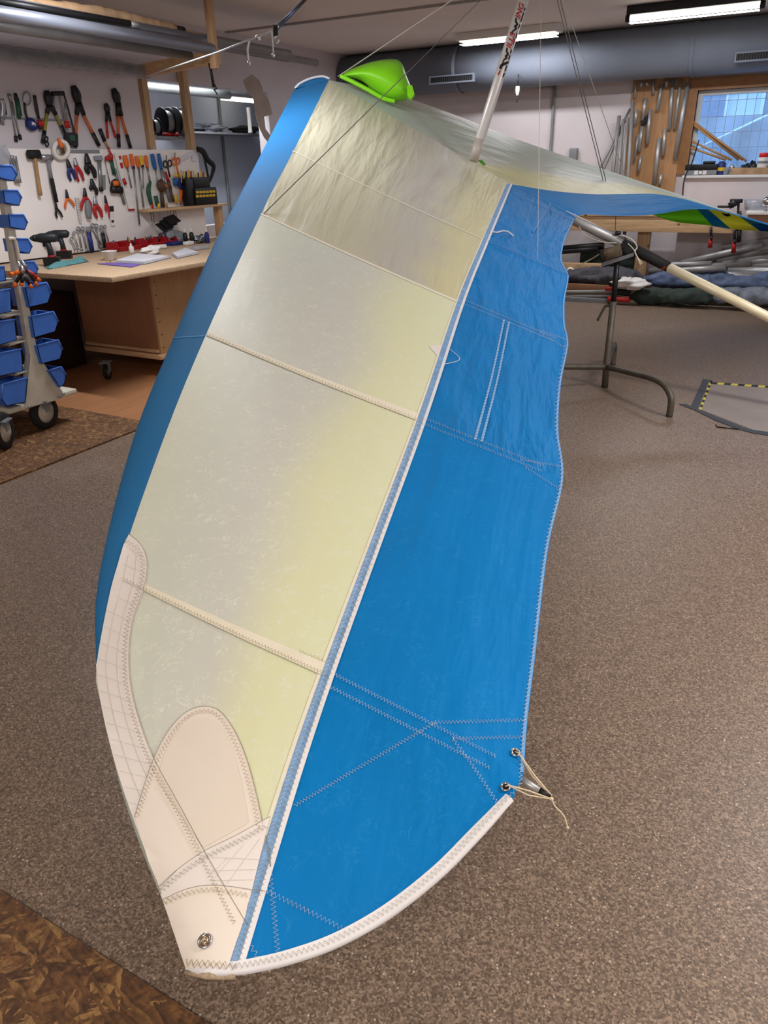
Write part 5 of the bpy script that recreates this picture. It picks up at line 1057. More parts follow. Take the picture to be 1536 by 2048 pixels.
# ---- blue bin cart
CX = -4.08
cart = thing('bin_cart', 'pale grey wheeled cart for blue bins at the left edge', 'cart', (CX-.3, 2.9, 0))
def cp(x, y, X=CX, Q=Q3): return PX(*Q(x, y), X)
MB().prism([cp(-8, 250, CX, Q2), cp(38, 250, CX, Q2), cp(265, 805), cp(212, 810)], (-.04, 0, 0)).build('upright', MATS['cart_grey'], cart)
MB().prism([cp(215, 800, CX+.004), cp(265, 798, CX+.004), cp(438, 1062, CX+.004), cp(420, 1112, CX+.004), cp(175, 1172, CX+.004)], (-.05, 0, 0)).build('gusset', MATS['cart_grey'], cart)
z0 = float(cp(60, 1220)[2]); z1 = float(cp(60, 1183)[2]); ya = float(cp(60, 1200)[1]); yb = float(cp(533, 1035)[1])
MB().box((CX-.62, ya, z0), (CX, yb, z1), .004).build('base_frame', MATS['cart_grey'], cart)
for (x, y) in ((205, 1165), (310, 1128), (412, 1090), (440, 1075)):
    p = cp(x, y, CX+.006); MB().lathe(p, (1, 0, 0), [(.011, 0), (.011, .006), (.002, .008)], 6).build('bolt', MATS['steel'], cart)
MB().tube(catmull([cp(55, 690, CX+.02, Q2), cp(95, 690, CX+.02, Q2), cp(112, 720, CX+.02, Q2), cp(135, 850, CX+.02, Q2)], 5), .011, 10).build('handle', MATS['cart_grey'], cart)
for k, (x, y) in enumerate(((60, 290), (105, 520), (150, 710), (190, 915))):
    p = cp(x, y, CX-.02); MB().tube([p+np.array([0, -.09, -.005]), p, p+np.array([0, .1, -.01])], .006, 8).build('bracket', MATS['cart_grey'], cart)
    MB().box((CX-.55, p[1]-.10, p[2]-.006), (CX-.03, p[1]+.10, p[2]+.002)).build('shelf_rail', MATS['cart_grey'], cart)
# the rear upright
MB().box((CX-.6, 2.88, z1), (CX-.56, 2.94, 1.55)).build('upright', MATS['cart_grey'], cart)
mw = cp(373, 1240); rw = .112
MB_y = float(PZ(107, 862)[1])
castor(cart, (CX-.05, MB_y, rw+.011), rw, .045, .15, z0-rw-.014, 'cart_grey')
mw2 = PZ(12, 905); castor(cart, (CX+.05, float(mw2[1])+.03, rw+.011), rw, .045, .5, z0-rw-.014, 'cart_grey')
castor(cart, (CX-.55, MB_y, rw+.011), rw, .045, .15, z0-rw-.014, 'cart_grey'); castor(cart, (CX-.55, float(mw2[1]), rw+.011), rw, .045, .15, z0-rw-.014, 'cart_grey')
def cart_bin(label, prof, Q, group, wd=.15, X=CX+.03):
    P3 = [PX(*Q(*p), X) for p in prof]; c = np.mean(P3, axis=0); t = thing('storage_bin', label, 'bin', (X-wd/2, c[1], min(p[2] for p in P3)), group)
    mb = MB(); th = .004
    mb.prism(P3, (-th, 0, 0)); mb.prism([p+np.array([-wd, 0, 0]) for p in P3], (th, 0, 0))
    n = len(P3)
    for i in range(n-1):
        a, b_ = P3[i], P3[i+1]; w_ = c-(a+b_)/2; w_[0] = 0; w_ = w_/np.linalg.norm(w_)*th
        mb.prism([a, b_, b_+w_, a+w_], (-wd, 0, 0))
    mb.build('shell', MATS['bin_blue'], t)
    a, b_ = P3[0], P3[-1]; MB().tube([a, b_], .005, 6).build('rim', MATS['bin_blue'], t); MB().tube([P3[-1], P3[-2]], .005, 6).build('rim', MATS['bin_blue'], t)
    e = P3[-2]+(P3[-3]-P3[-2])*.35
    MB().tube([P3[-2]+np.array([-.02, 0, 0]), P3[-2]+np.array([-wd+.02, 0, 0])], .006, 6).build('front_lip', MATS['bin_blue'], t)
G1, G2 = 'blue bins on the far side of the cart', 'blue bins on the near side of the cart'
cart_bin('top blue bin on the cart, below the clear bag', [(-20, 178), (0, 268), (98, 288), (120, 245), (85, 180)], Q2, G1, .12)
cart_bin('small blue bin second from the top of the cart', [(20, 352), (35, 440), (135, 460), (152, 405), (122, 352)], Q2, G1, .12)
cart_bin('small blue bin third from the top of the cart', [(58, 522), (72, 610), (175, 628), (193, 580), (165, 522)], Q2, G1, .12)
cart_bin('small blue bin just above the cart handle', [(112, 690), (130, 780), (205, 795), (225, 748), (195, 690)], Q2, G1, .12)
cart_bin('small blue bin half hidden behind the orange clamps', [(165, 152), (190, 222), (258, 238), (266, 205), (240, 152)], Q3, G1, .12)
cart_bin('large blue bin right under the orange clamps', [(175, 330), (205, 470), (335, 440), (358, 372), (325, 297)], Q3, G1)
cart_bin('large blue bin, middle one right of the cart upright', [(218, 535), (242, 682), (385, 640), (407, 570), (372, 500)], Q3, G1)
cart_bin('large blue bin above the gusset on the right', [(258, 738), (290, 865), (420, 832), (438, 765), (405, 697)], Q3, G1)
cart_bin('lowest blue bin on the right, behind the gusset', [(340, 912), (420, 1030), (450, 1005), (462, 940), (425, 885)], Q3, G1)
cart_bin('blue bin cut by the picture edge, level with the clamps', [(30, 185), (44, 285), (-70, 300), (-90, 240), (-50, 190)], Q3, G2)
cart_bin('topmost large blue bin on the near side', [(74, 342), (80, 500), (-60, 530), (-85, 450), (-50, 362)], Q3, G2)
cart_bin('second large blue bin on the near side', [(104, 556), (118, 700), (-40, 745), (-70, 650), (-40, 575)], Q3, G2)
cart_bin('third large blue bin on the near side', [(148, 762), (162, 915), (-10, 955), (-60, 860), (-25, 795)], Q3, G2)
cart_bin('lowest blue bin, standing on the cart base', [(192, 962), (176, 1132), (45, 1160), (10, 1110), (18, 1008)], Q3, G2)
# spring clamps gripping the cart handle
def sclamp(label, a, b_, h1, h2, m, X):
    t = thing('spring_clamp', label, 'clamp', PX(*Q3(*h1), X), 'spring clamps on the cart')
    for (s, e, mm) in ((a, b_, 'steel'), (b_, h1, m), (b_, h2, 'black_plastic')):
        MB().tube([PX(*Q3(*s), X), (PX(*Q3(*s), X)+PX(*Q3(*e), X))/2+np.array([.008, 0, 0]), PX(*Q3(*e), X)], [.008, .013, .010], 8, flat=(XAX, .7)).build('arm', MATS[mm], t)
    for q in (h1, h2): MB().tube([PX(*Q3(*q), X), PX(*Q3(q[0]+(q[0]-b_[0])*.35, q[1]+(q[1]-b_[1])*.35), X)], .011, 8).build('grip_tip', MATS['c_orange'], t)
sclamp('orange tipped spring clamp with steel jaw on the cart handle', (150, 145), (185, 210), (255, 265), (240, 290), 'c_red', CX+.07)
sclamp('orange tipped spring clamp pointing left and down', (122, 150), (150, 215), (90, 235), (110, 300), 'c_orange', CX+.09)
sclamp('orange tipped spring clamp hanging straight down', (150, 180), (158, 240), (150, 300), (205, 310), 'black_plastic', CX+.11)
# ================================================================== BACK WALL
S6 = 1536/436.0
def Q6(x, y): return (1100+x/S6, y/S6)
def Q7(x, y): return (1100+x/S6, 280+y/S6)
def Q8(x, y): return (1100+x/S6, 560+y/S6)
def Q5(x, y): return (640+x/3.072, y/3.072)
# ventilation duct along the ceiling
dz = float(PY(1300, 108, 9.45)[2]); dr = .249; dyc = BY-dr-.06
duct = thing('ventilation_duct', 'large round grey ventilation duct under the ceiling', 'duct', (-1.6, dyc, dz-dr))
dz = CEIL-dr-.012
MB().tube([(LX+.01, dyc, dz), (RX-.01, dyc, dz)], dr, 40).build('duct_pipe', MATS['duct_metal'], duct)
for x in (-4.2, float(PY(1383, 100, dyc-dr)[0]), .9): MB().tube([(x-.02, dyc, dz), (x+.02, dyc, dz)], dr+.008, 40, cap=False).build('joint_band', MATS['duct_metal'], duct)
mat('slat_dark', (58, 60, 66), .6, var=.03)
def vent(pxa, pxb, lab):
    a, c = PY(*pxa, dyc-dr*1.0), PY(*pxb, dyc-dr*1.0); y = dyc-dr-.004; z0, z1 = min(a[2], c[2]), max(a[2], c[2])
    t = thing('duct_grille', lab, 'vent', ((a[0]+c[0])/2, y, z0)); x0, x1 = float(a[0]), float(c[0])
    MB().box((x0, y-.01, z0), (x1, y+.03, z1)).build('backing', MATS['dark_grille'], t)
    f = MB(); e = .016
    f.box((x0-e, y-.02, z1), (x1+e, y+.03, z1+e)); f.box((x0-e, y-.02, z0-e), (x1+e, y+.03, z0)); f.box((x0-e, y-.02, z0), (x0, y+.03, z1)); f.box((x1, y-.02, z0), (x1+e, y+.03, z1)); f.build('frame', MATS['duct_metal'], t)
    n = int((x1-x0)/.025)
    for k in range(n): MB().box((x0+(k+.35)*(x1-x0)/n, y-.016, z0), (x0+(k+.6)*(x1-x0)/n, y-.010, z1)).build('slat', MATS['slat_dark'], t)
vent(Q5(682, 512), Q5(942, 458), 'dark vent grille in the duct behind the kingpost'); vent((1472, 122), (1552, 102), 'dark vent grille in the duct above the window')
zr = float(PY(1300, 157, BY)[2])
struct('trim_2', MB().box((LX, BY-.08, zr-.0), (RX, BY-.001, zr+.035), .004), 'rail_grey')
struct('trim_3', MB().box((LX, BY-.04, zr+.06), (RX, BY-.001, zr+.075)), 'rail_grey')
# hanging plug
p = PY(*Q5(1215, 530), dyc-dr+.02); t = thing('hanging_socket', 'small white socket hanging on a cable from the duct', 'socket', p)
MB().tube([(p[0], p[1], dz-dr*.5), p], .006, 6).build('cable', MATS['black_plastic'], t); MB().lathe(p, (0, 0, -1), [(.022, 0), (.026, .04), (.016, .09), (.008, .10)], 12).build('socket', MATS['c_white'], t); MB().tube([p-np.array([0, 0, .10]), p-np.array([0, 0, .17])], .005, 6).build('tip', MATS['black_plastic'], t)
# wall pipe with elbow and a junction box
a, c = PY(1109, 178, BY-.03), PY(1104, 330, BY-.03)
tag(MB().tube(catmull([(a[0]-.20, BY-.03, a[2]+.03), (a[0]-.06, BY-.03, a[2]+.03), (a[0]-.01, BY-.03, a[2]+.0), (a[0], BY-.03, a[2]-.08), (a[0], BY-.03, .9)], 5), .018, 10).build('wall_pipe', MATS['c_grey']), 'thin grey pipe with an elbow running down the back wall', 'pipe')
a, c = PY(*Q6(138, 1045), BY-.05), PY(*Q6(186, 1122), BY-.05)
t = thing('junction_box', 'grey junction box on the back wall above the sail', 'junction box', (a[0], BY-.05, c[2])); MB().box((a[0], BY-.06, c[2]), (c[0], BY-.001, a[2]), .004).build('box', MATS['c_grey'], t)
for k in (.3, .7): MB().box((a[0]+(c[0]-a[0])*k-.02, BY-.05, c[2]-.25), (a[0]+(c[0]-a[0])*k+.02, BY-.001, c[2])).build('conduit', MATS['c_grey'], t)
# tube board
a, c = PY(*Q6(590, 556), BY-.03), PY(1384, 392, BY-.03)
btz = zr-.001
board = tag(MB().box((a[0], BY-.03, c[2]-.05), (wx0-.112, BY-.001, btz)).build('tube_board', MATS['tube_board']), 'plywood board hung with offcuts of tube', 'board')
names = ['short bright tube at the top left corner of the board', 'stubby tilted tube in the top row', 'short tube in the middle of the top row', 'bright slanted tube below the top row', 'short tube at the top, right of the slanted one', 'long dark green tube', 'long pale tube right of the dark one',
         'longest tube, at the right edge of the board', 'slim tube along the left edge of the board', 'bright tube left of centre', 'short tube low on the left edge', 'long brownish tube at the centre', 'bright tube under the black clip', 'slim tube at the lower left', 'fat tube at the lower centre', 'slim tube at the lower right', 'tube standing lowest on the board', 'short stub at the bottom of the board']
tl = [((645, 570), (643, 615), 9), ((675, 572), (692, 605), 10), ((727, 563), (728, 665), 9), ((786, 590), (757, 780), 12), ((826, 553), (818, 616), 10), ((866, 556), (842, 910), 12), ((922, 558), (878, 910), 10), ((972, 582), (880, 1127), 14), ((606, 563), (598, 690), 7), ((676, 693), (652, 850), 12), ((612, 770), (600, 884), 11), ((708, 770), (682, 1020), 12), ((650, 890), (625, 1070), 13), ((622, 945), (592, 1140), 8), ((772, 970), (735, 1300), 14), ((812, 905), (796, 1098), 11), ((640, 1100), (622, 1215), 11), ((785, 1230), (770, 1310), 10)]
for (p0, p1, w_), nm in zip(tl, names):
    a, c = PY(*Q6(*p0), BY-.065), PY(*Q6(*p1), BY-.065); r = w_/S6*9.0/F_PX
    tag(MB().tube([a, c], r, 12).build('aluminium_offcut', MATS['dark_green'] if 'green' in nm and 'dark_green' in MATS else MATS['alu']), nm, 'tube', 'tube offcuts on the board')
p = PY(*Q6(668, 855), BY-.07); tag(MB().prism([PY(*Q6(x, y), BY-.08) for x, y in ((640, 850), (690, 805), (690, 840), (665, 885), (640, 885))], (0, .05, 0)).build('black_clip', MATS['black_plastic']), 'black clip among the tube offcuts', 'clip')
# tubes leaning in the corner beside the board, down to the bench
for k, (p0, p1, w_, lab) in enumerate((((488, 815), (440, 1240), 13, 'fattest tube leaning on the wall'), ((517, 840), (478, 1260), 11, 'second tube leaning beside the board'), ((548, 830), (512, 1275), 11, 'third tube leaning beside the board'), ((585, 715), (548, 1290), 12, 'tallest tube leaning beside the board'),
        ((565, 765), (345, 1200), 8, 'slanted tube crossing behind the upright ones'), ((540, 820), (370, 1210), 9, 'lower slanted tube crossing behind the upright ones'))):
    y = BY-.05-.01*k-.10*(k < 4); a, c = PY(*Q6(*p0), y), PY(*Q6(*p1), y-.05); tag(MB().tube([a, c+(c-a)*.9], w_/S6*9.0/F_PX, 12).build('leaning_tube', MATS['alu_dull']), lab, 'tube', 'tubes leaning by the board')
# ---- window
mat('frame_white', (210, 210, 210), .5, var=.03); mat('frame_brown', (150, 104, 62), .5, var=.08)
m_, n_, L_, b_n = nodes_of('pane_glass'); b_n.inputs['Base Color'].default_value = (.9, .96, 1, 1); b_n.inputs['Roughness'].default_value = .02; b_n.inputs['Alpha'].default_value = .12
win = struct('window_1', MB().box((wx0, BY+.06, wz0), (wx0+.05, BY+.14, wz1)).box((wx1-.05, BY+.06, wz0), (wx1, BY+.14, wz1)).box((wx0+.05, BY+.06, wz0), (wx1-.05, BY+.14, wz0+.05)).box((wx0+.05, BY+.06, wz1-.05), (wx1-.05, BY+.14, wz1)), 'frame_white')
MB().box((wx0+.05, BY+.10, wz0+.05), (wx1-.05, BY+.105, wz1-.05)).build('pane', MATS['pane_glass'], win)
fr = MB(); fr.box((wx0-.11, BY-.03, wz0-.02), (wx0, BY+.06, wz1+.12)); fr.box((wx0, BY-.03, wz1), (wx1+.1, BY+.06, wz1+.12)); fr.box((wx1, BY-.03, wz0-.02), (wx1+.1, BY+.06, wz1)); fr.build('window_casing', MATS['frame_brown'], win)
for k in range(9): 
    x = wx0+.12+k*.095; MB().tube([(x, BY+.19, wz0), (x, BY+.19, wz1)], .003, 6).build('grating_bar', MATS['c_grey'], win)
for k in range(4): 
    z = wz1-.10-k*.16; MB().tube([(wx0, BY+.195, z), (wx1, BY+.195, z)], .003, 6).build('grating_bar', MATS['c_grey'], win)
# outside: concrete yard wall, house above it
mat('yard_concrete', (150, 154, 158), .8, var=.22, scale=2.2, bump=.3, bscale=8); mat('house_render', (196, 200, 204), .8, var=.08, scale=1.0); mat('house_glass', (110, 124, 140), .2, var=.1)
tag(MB().box((-5, 13.2, -1), (6, 13.5, 2.05)).build('yard_wall', MATS['yard_concrete']), 'streaked concrete yard wall outside the window', 'wall')
tag(MB().box((-6, 10.26, -.15), (7, 18, -.02)).build('yard_ground', MATS['yard_concrete']), 'concrete yard ground outside the window', 'ground')
house = thing('apartment_building', 'pale apartment building seen through the window', 'building', (0, 17, -.02))
MB().box((-6, 17, -.02), (6, 17.3, 6)).build('wall', MATS['house_render'], house)
for k in range(6):
    x = -2.6+k*1.25; w_ = MB().box((x, 16.93, 2.05), (x+.7, 17.0, 3.15)).build('window', MATS['frame_white'], house); MB().box((x+.06, 16.92, 2.11), (x+.64, 16.931, 3.09)).build('pane', MATS['house_glass'], w_)
MB().box((-6, 16.6, 1.72), (6, 17, 1.85)).build('balcony_slab', MATS['house_render'], house)
a, c = PY(*Q6(1080, 1025), 13.1), PY(*Q6(1460, 845), 13.1); tag(MB().tube([a-(c-a)*.4, c+(c-a)*.8], .015, 6).build('outdoor_cable', MATS['c_white']), 'pale cable sagging across the yard wall', 'cable')
# ---- ledge under the window
lx0 = float(PY(1364, 352, 9.72)[0]); lz = float(PY(1450, 350, 9.72)[2])
struct('wall_ledge', MB().box((lx0+.03, 9.76, 0), (RX, BY, lz-.03)), 'wall_paint'); struct('trim_4', MB().box((lx0, 9.72, lz-.03), (RX, BY-.001, lz), .004), 'frame_white')
def ly(x, y, Y=9.86): p = PY(*Q7(x, y), Y); return p
a, c = ly(965, 170), ly(1178, 245)
t = thing('tool_crate', 'black and grey crate with a round label on the ledge', 'crate', (a[0], 9.82, lz)); zc = float(ly(1000, 212)[2]); zt2 = float(ly(1000, 172)[2])
MB().box((a[0], 9.76, lz+.001), (c[0], 9.97, zc), .004).build('tray', MATS['c_grey'], t); MB().box((a[0], 9.755, zc), (c[0], 9.97, zt2), .006).build('lid', MATS['black_plastic'], t); q0, q1 = ly(1028, 214, 9.85), ly(1108, 242, 9.85)
l_ = MB().box((q0[0], 9.752, q1[2]), (q1[0], 9.76, q0[2]-.002)).build('label', MATS['c_white'], t); MB().lathe(((q0[0]+q1[0])/2, 9.7515, (q0[2]+q1[2])/2), (0, -1, 0), [(.026, 0), (.02, .001)], 16, close=False).build('emblem', MATS['print_black'], l_)
MB().box((ly(1085, 150)[0], 9.79, zt2), (ly(1168, 150)[0], 9.86, zt2+.03), .006).build('handle', MATS['black_plastic'], t)
p = ly(1204, 240); t = thing('oil_can', 'dark printed can right of the crate', 'can', (p[0], 9.82, lz)); h = float(ly(1204, 150)[2]-lz); MB().lathe((p[0], 9.82, lz+.001), (0, 0, 1), [(.045, 0), (.047, .005), (.047, h*.8), (.03, h*.95), (.02, h)], 18).build('body', MATS['c_navy'], t); MB().lathe((p[0], 9.82, lz+h*.3), (0, 0, 1), [(.048, 0), (.048, h*.25)], 18, close=False).build('label', MATS['c_yellow'], t)
p = ly(1492, 240, 9.85); t = thing('spray_can', 'white spray can with a red cap on the ledge', 'spray can', (p[0], 9.86, lz)); h = float(PY(*Q7(1495, 90), 9.86)[2]-lz); p = PY(*Q7(1493, 200), 9.86)
MB().lathe((p[0], 9.86, lz+.001), (0, 0, 1), [(.05, 0), (.055, .006), (.055, h*.74), (.046, h*.8)], 18).build('body', MATS['c_white'], t); MB().lathe((p[0], 9.86, lz+h*.8), (0, 0, 1), [(.05, 0), (.05, h*.18), (.045, h*.2)], 18).build('cap', mat('cap_red', (220, 30, 30), .4, var=.03), t)
MB().lathe((p[0], 9.86, lz+h*.5), (0, 0, 1), [(.0555, 0), (.0555, h*.12)], 18, close=False).build('band', MATS['c_grey'], t)
a, c = ly(1282, 198, 9.76), ly(1600, 240, 9.76); t = tag(MB().box((a[0], 9.76, lz+.001), (c[0], 9.9, a[2]), .004).build('cardboard_box', MATS['kraft']), 'low open cardboard box on the ledge', 'box')
for k, (x, m, hh, lab) in enumerate(((1240, 'c_grey', .06, 'small grey tin between the can and the cardboard box'), (1275, 'steel', .10, 'shiny small jar by the cardboard box'))):
    p = ly(x, 235, 9.79); tag(MB().lathe((p[0], 9.79, lz+.001), (0, 0, 1), [(.028, 0), (.03, .004), (.03, hh*.8), (.026, hh)], 14).build('small_jar', MATS[m]), lab, 'jar')
for k, (x, y, s) in enumerate(((1380, 170, .05), (1420, 175, .06), (1530, 190, .05))):
    p = PY(*Q7(x, y+40), 9.9); p[2] = lz+.001; blob('dark_clutter', ('heap of dark fittings left of the spray can', 'second heap of dark fittings beside the spray can', 'heap of dark fittings at the picture edge')[k], 'fittings', p, (.055, .05, s), 'dark_steel', 40+k, amp=.5, squash=1.0)
rods = [((1010, 860), (1360, 1127)), ((1015, 880), (1330, 1127)), ((1000, 995), (1280, 1127)), ((990, 1040), (1240, 1127)), ((1040, 880), (1385, 1135))]
for k, (p0, p1) in enumerate(rods):
    a, c = PY(*Q6(*p0), 9.985-.0*k), PY(*Q6(*p1), 9.96-.025*k); 
    tag(MB().tube([a, c], .012, 8).build('wooden_rod', MATS['c_woodh']), ('upper', 'second', 'third', 'lowest', 'topmost')[k]+' pale rod slanting across the window', 'rod', 'rods slanting across the window')
tag(MB().tube(catmull([PY(*Q7(x, y), 9.70) for x, y in ((1050, 0), (1000, 160), (955, 250), (940, 320), (935, 395))], 6), .007, 6).build('black_cable', MATS['black_plastic']), 'thin black cable hanging over the ledge', 'cable')
# ---- long pine workbench on the right
YB = 9.4; pz0, pz1 = float(PY(1300, 464, YB)[2]), float(PY(1300, 433, YB)[2])
wb = thing('pine_workbench', 'long pine workbench along the back wall', 'workbench', (-1.5, 9.5, 0))
bx0 = -4.6; bx1 = float(PY(*Q7(1310, 600), YB)[0])
MB().box((bx0, YB, pz0), (bx1, YB+.04, pz1), .003).build('front_beam', MATS['pine_x'], wb); MB().box((bx0, YB-.02, pz1), (bx1+.02, 9.68, pz1+.03), .003).build('worktop', MATS['pine_x'], wb)
lg0, lg1 = float(PY(*Q7(602, 700), YB)[0]), float(PY(*Q7(690, 700), YB)[0])
for x0, x1 in ((lg0, lg1), (bx0+.1, bx0+.24)): MB().box((x0, YB+.1, 0), (x1, YB+.19, pz1), .003).build('leg', MATS['pine_z'], wb)
# the second table at the picture edge
a = PY(*Q7(1385, 510), 9.2); t = thing('side_table', 'brown table with a white top at the right edge', 'table', (a[0]+.5, 9.2, 0))
MB().box((a[0], 9.15, a[2]-.02), (RX-.2, 9.72, a[2]+.012), .003).build('top', MATS['c_white'], t); MB().box((a[0]+.02, 9.18, a[2]-.12), (RX-.22, 9.68, a[2]-.021)).build('apron', MATS['ply_panel'], t)
for x in (a[0]+.9, RX-.3): MB().box((x, 9.62, 0), (x+.07, 9.68, a[2]-.12)).build('leg', MATS['ply_panel'], t)
tz = a[2]+.013
p = PY(*Q7(1450, 480), 9.4); tag(MB().lathe((p[0], 9.4, tz), (0, 0, 1), [(.10, 0), (.11, .005), (.13, .10), (.125, .10), (.10, .01)], 20, close=False).build('clear_tub', MATS['clear_plastic']), 'clear plastic tub on the white topped table', 'tub')
p = PY(*Q7(1530, 420), 9.2); t = thing('lamp_stand', 'small silver lamp on the white topped table', 'lamp', (p[0], 9.2, tz)); MB().tube([(p[0], 9.2, tz), (p[0], 9.2, p[2])], .015, 10).build('stem', MATS['steel'], t); MB().lathe((p[0], 9.2, p[2]), (0, 0, 1), [(.04, -.06), (.045, 0), (.02, .03)], 14).build('head', MATS['chrome'], t)
# bar clamps on the bench, red handled clamps under it
p = PY(*Q7(1300, 450), YB-.06); t = thing('bench_vise', 'dark bar clamp standing at the end of the pine bench', 'clamp', (p[0], YB, pz1+.03))
for q0, q1, r in (((1268, 430), (1358, 430), .02), ((1285, 430), (1300, 470), .05), ((1180, 470), (1295, 470), .012), ((1330, 430), (1318, 640), .012)): MB().tube([PY(*Q7(*q0), YB-.06), PY(*Q7(*q1), YB-.06)], r, 10).build('bar', MATS['dark_steel'], t)
for k, (x, y0, y1, lab) in enumerate(((1135, 610, 760, 'bar clamp with a dark red handle left of the tube pile'), (1300, 620, 795, 'bar clamp with a bright red handle over the tube pile'), (1338, 500, 720, 'thin bar clamp hanging at the end of the pine bench'))):
    t = thing('bar_clamp', lab, 'clamp', PY(*Q7(x, y1), YB-.05), 'bar clamps under the pine bench'); ym = y0+(y1-y0)*.55
    MB().tube([PY(*Q7(x, y0), YB-.05), PY(*Q7(x, ym), YB-.05)], .014, 8).build('bar', MATS['dark_steel'], t); MB().tube([PY(*Q7(x-6, ym), YB-.05), PY(*Q7(x+10, ym), YB-.05)], .03, 8).build('slide', MATS['dark_steel'], t); MB().tube([PY(*Q7(x-2, ym), YB-.05), PY(*Q7(x-8, y1), YB-.05)], [.02, .024], 10).build('handle', MATS['c_red'] if k < 2 else MATS['dark_steel'], t)
# ---- floor store under and before the bench
def sausage(name, label, cat, pts, Y, rz, ry, m, seed, group=None, q=Q7, n=26, lump=.3):
    from mathutils import noise as mn
    rnd = random.Random(seed); P3 = catmull([PY(*q(*p), Y) for p in pts], 30); zmin = None; N = len(P3); rows = []
    ph = [rnd.uniform(0, 6) for _ in range(4)]
    for i, p in enumerate(P3):
        t_ = i/(N-1); e = min(1, 8*min(t_, 1-t_)+.15); row = []
        for j in range(23):
            a = 2*math.pi*(j % 22)/22; k = 1+lump*(1.6*mn.noise(Vector((p[0]*3.1+seed*7, math.cos(a)*1.2, math.sin(a)*1.2)))+1.0*mn.noise(Vector((p[0]*8+seed*3, math.cos(a)*2.6, math.sin(a)*2.6)))+.5*mn.noise(Vector((p[0]*19, math.cos(a)*5, math.sin(a)*5))))
            row.append((p[0], p[1]+ry*e*k*math.cos(a), max(.004, p[2]+rz*e*k*math.sin(a))))
        rows.append(row)
    return tag(MB().grid(rows).build(name, MATS[m]), label, cat, group)
mat('bag_grey', (74, 74, 80), .75, var=.2, scale=9, bump=.5, bscale=14); mat('bag_blue', (84, 100, 132), .6, var=.25, scale=7, bump=.6, bscale=12); mat('bag_green', (48, 60, 54), .8, var=.15, bump=.5, bscale=14); mat('bag_pale', (120, 128, 140), .6, var=.2, bump=.5, bscale=12)
sausage('glider_bag', 'dark grey bag lying below the bench on the left', 'bag', ((60, 985), (300, 962), (460, 955), (660, 975)), 9.30, .10, .13, 'bag_grey', 1, 'glider bags on the floor')
sausage('glider_bag', 'blue grey glider bag reaching to the right edge', 'bag', ((640, 985), (900, 985), (1150, 1010), (1400, 1010), (1700, 1005), (2200, 1010)), 9.31, .10, .11, 'bag_blue', 2, 'glider bags on the floor')
sausage('glider_bag', 'dark green bag lying nearest the open floor', 'bag', ((560, 1100), (800, 1105), (1000, 1100), (1170, 1110)), 9.05, .085, .10, 'bag_green', 3, 'glider bags on the floor')
sausage('glider_bag', 'pale grey bag at the right, beside the dark green one', 'bag', ((1120, 1105), (1300, 1100), (1500, 1110), (1750, 1115), (2250, 1120)), 9.05, .085, .10, 'bag_pale', 4, 'glider bags on the floor')
p = PY(*Q7(560, 1065), 8.98); p[2] = max(.17, p[2]-.05); blob('plastic_bag', 'crumpled white plastic bag lying on the dark bags', 'bag', p, (.20, .10, .10), 'c_white', 31, amp=.5, n=14)
def hrod(pa, pb, Y, r, m, lab, name='floor_tube', q=Q7, Yb=None, group='tubes stacked on the floor', cat='tube'):
    a, c = PY(*q(*pa), Y), PY(*q(*pb), Yb or Y)
    if pb[0] >= 1700: c = a+(c-a)*1.5; c[2] = max(c[2], .05); c[1] = min(c[1], 9.55)
    return tag(MB().tube([a, c], r, 12).build(name, MATS[m]), lab, cat, group)
for k, (pa, pb, lab) in enumerate((((-200, 1075), (455, 1068), 'upper silver pole on the floor left of the bags'), ((-200, 1098), (440, 1100), 'lower silver pole on the floor left of the bags'))): hrod(pa, pb, 9.0, .022, 'alu_dull', lab, group='silver poles beside the bags')
tag(MB().box(tuple(PY(*Q7(-200, 1128), 8.95)), tuple(PY(*Q7(430, 1108), 9.1)), .004).build('wood_plank', MATS['c_grey']), 'grey plank under the silver poles', 'plank'); tag(MB().box(tuple(PY(*Q7(-200, 1062), 9.12)), tuple(PY(*Q7(420, 1022), 9.16)), .004).build('wood_plank', MATS['ply_panel']), 'brown plank behind the silver poles', 'plank')
hrod((408, 1122), (560, 1126), 8.92, .03, 'c_red', 'red tube end beside the dark green bag', group='red tube ends'); hrod((395, 1050), (450, 1048), 9.0, .025, 'c_red', 'red tube end behind the stand post', group='red tube ends')
# pile of aluminium tubes
pile = [((1210, 755), (1700, 690)), ((1060, 858), (1700, 705)), ((930, 870), (1500, 735)), ((1180, 852), (1700, 745)), ((1425, 772), (1700, 735)), ((1212, 878), (1700, 800)), ((700, 925), (1420, 870)), ((760, 880), (1140, 872)), ((1330, 860), (1700, 850)), ((1395, 888), (1700, 880)), ((1255, 918), (1700, 920)), ((1300, 920), (1700, 935)), ((860, 950), (1330, 962)), ((1000, 938), (1512, 962)), ((800, 930), (1240, 900))]
lab = ['top', 'second', 'third', 'fourth', 'fifth', 'sixth', 'seventh', 'eighth', 'ninth', 'tenth', 'eleventh', 'twelfth', 'thirteenth', 'fourteenth', 'lowest']
for k, (pa, pb) in enumerate(pile): hrod(pa, pb, 9.50-.012*k, .038 if k not in (7, 12) else .03, 'alu' if k % 3 else 'alu_dull', '%s aluminium tube in the floor pile, counted from the top' % lab[k], Yb=9.45-.012*k, group='aluminium tubes piled on the floor')
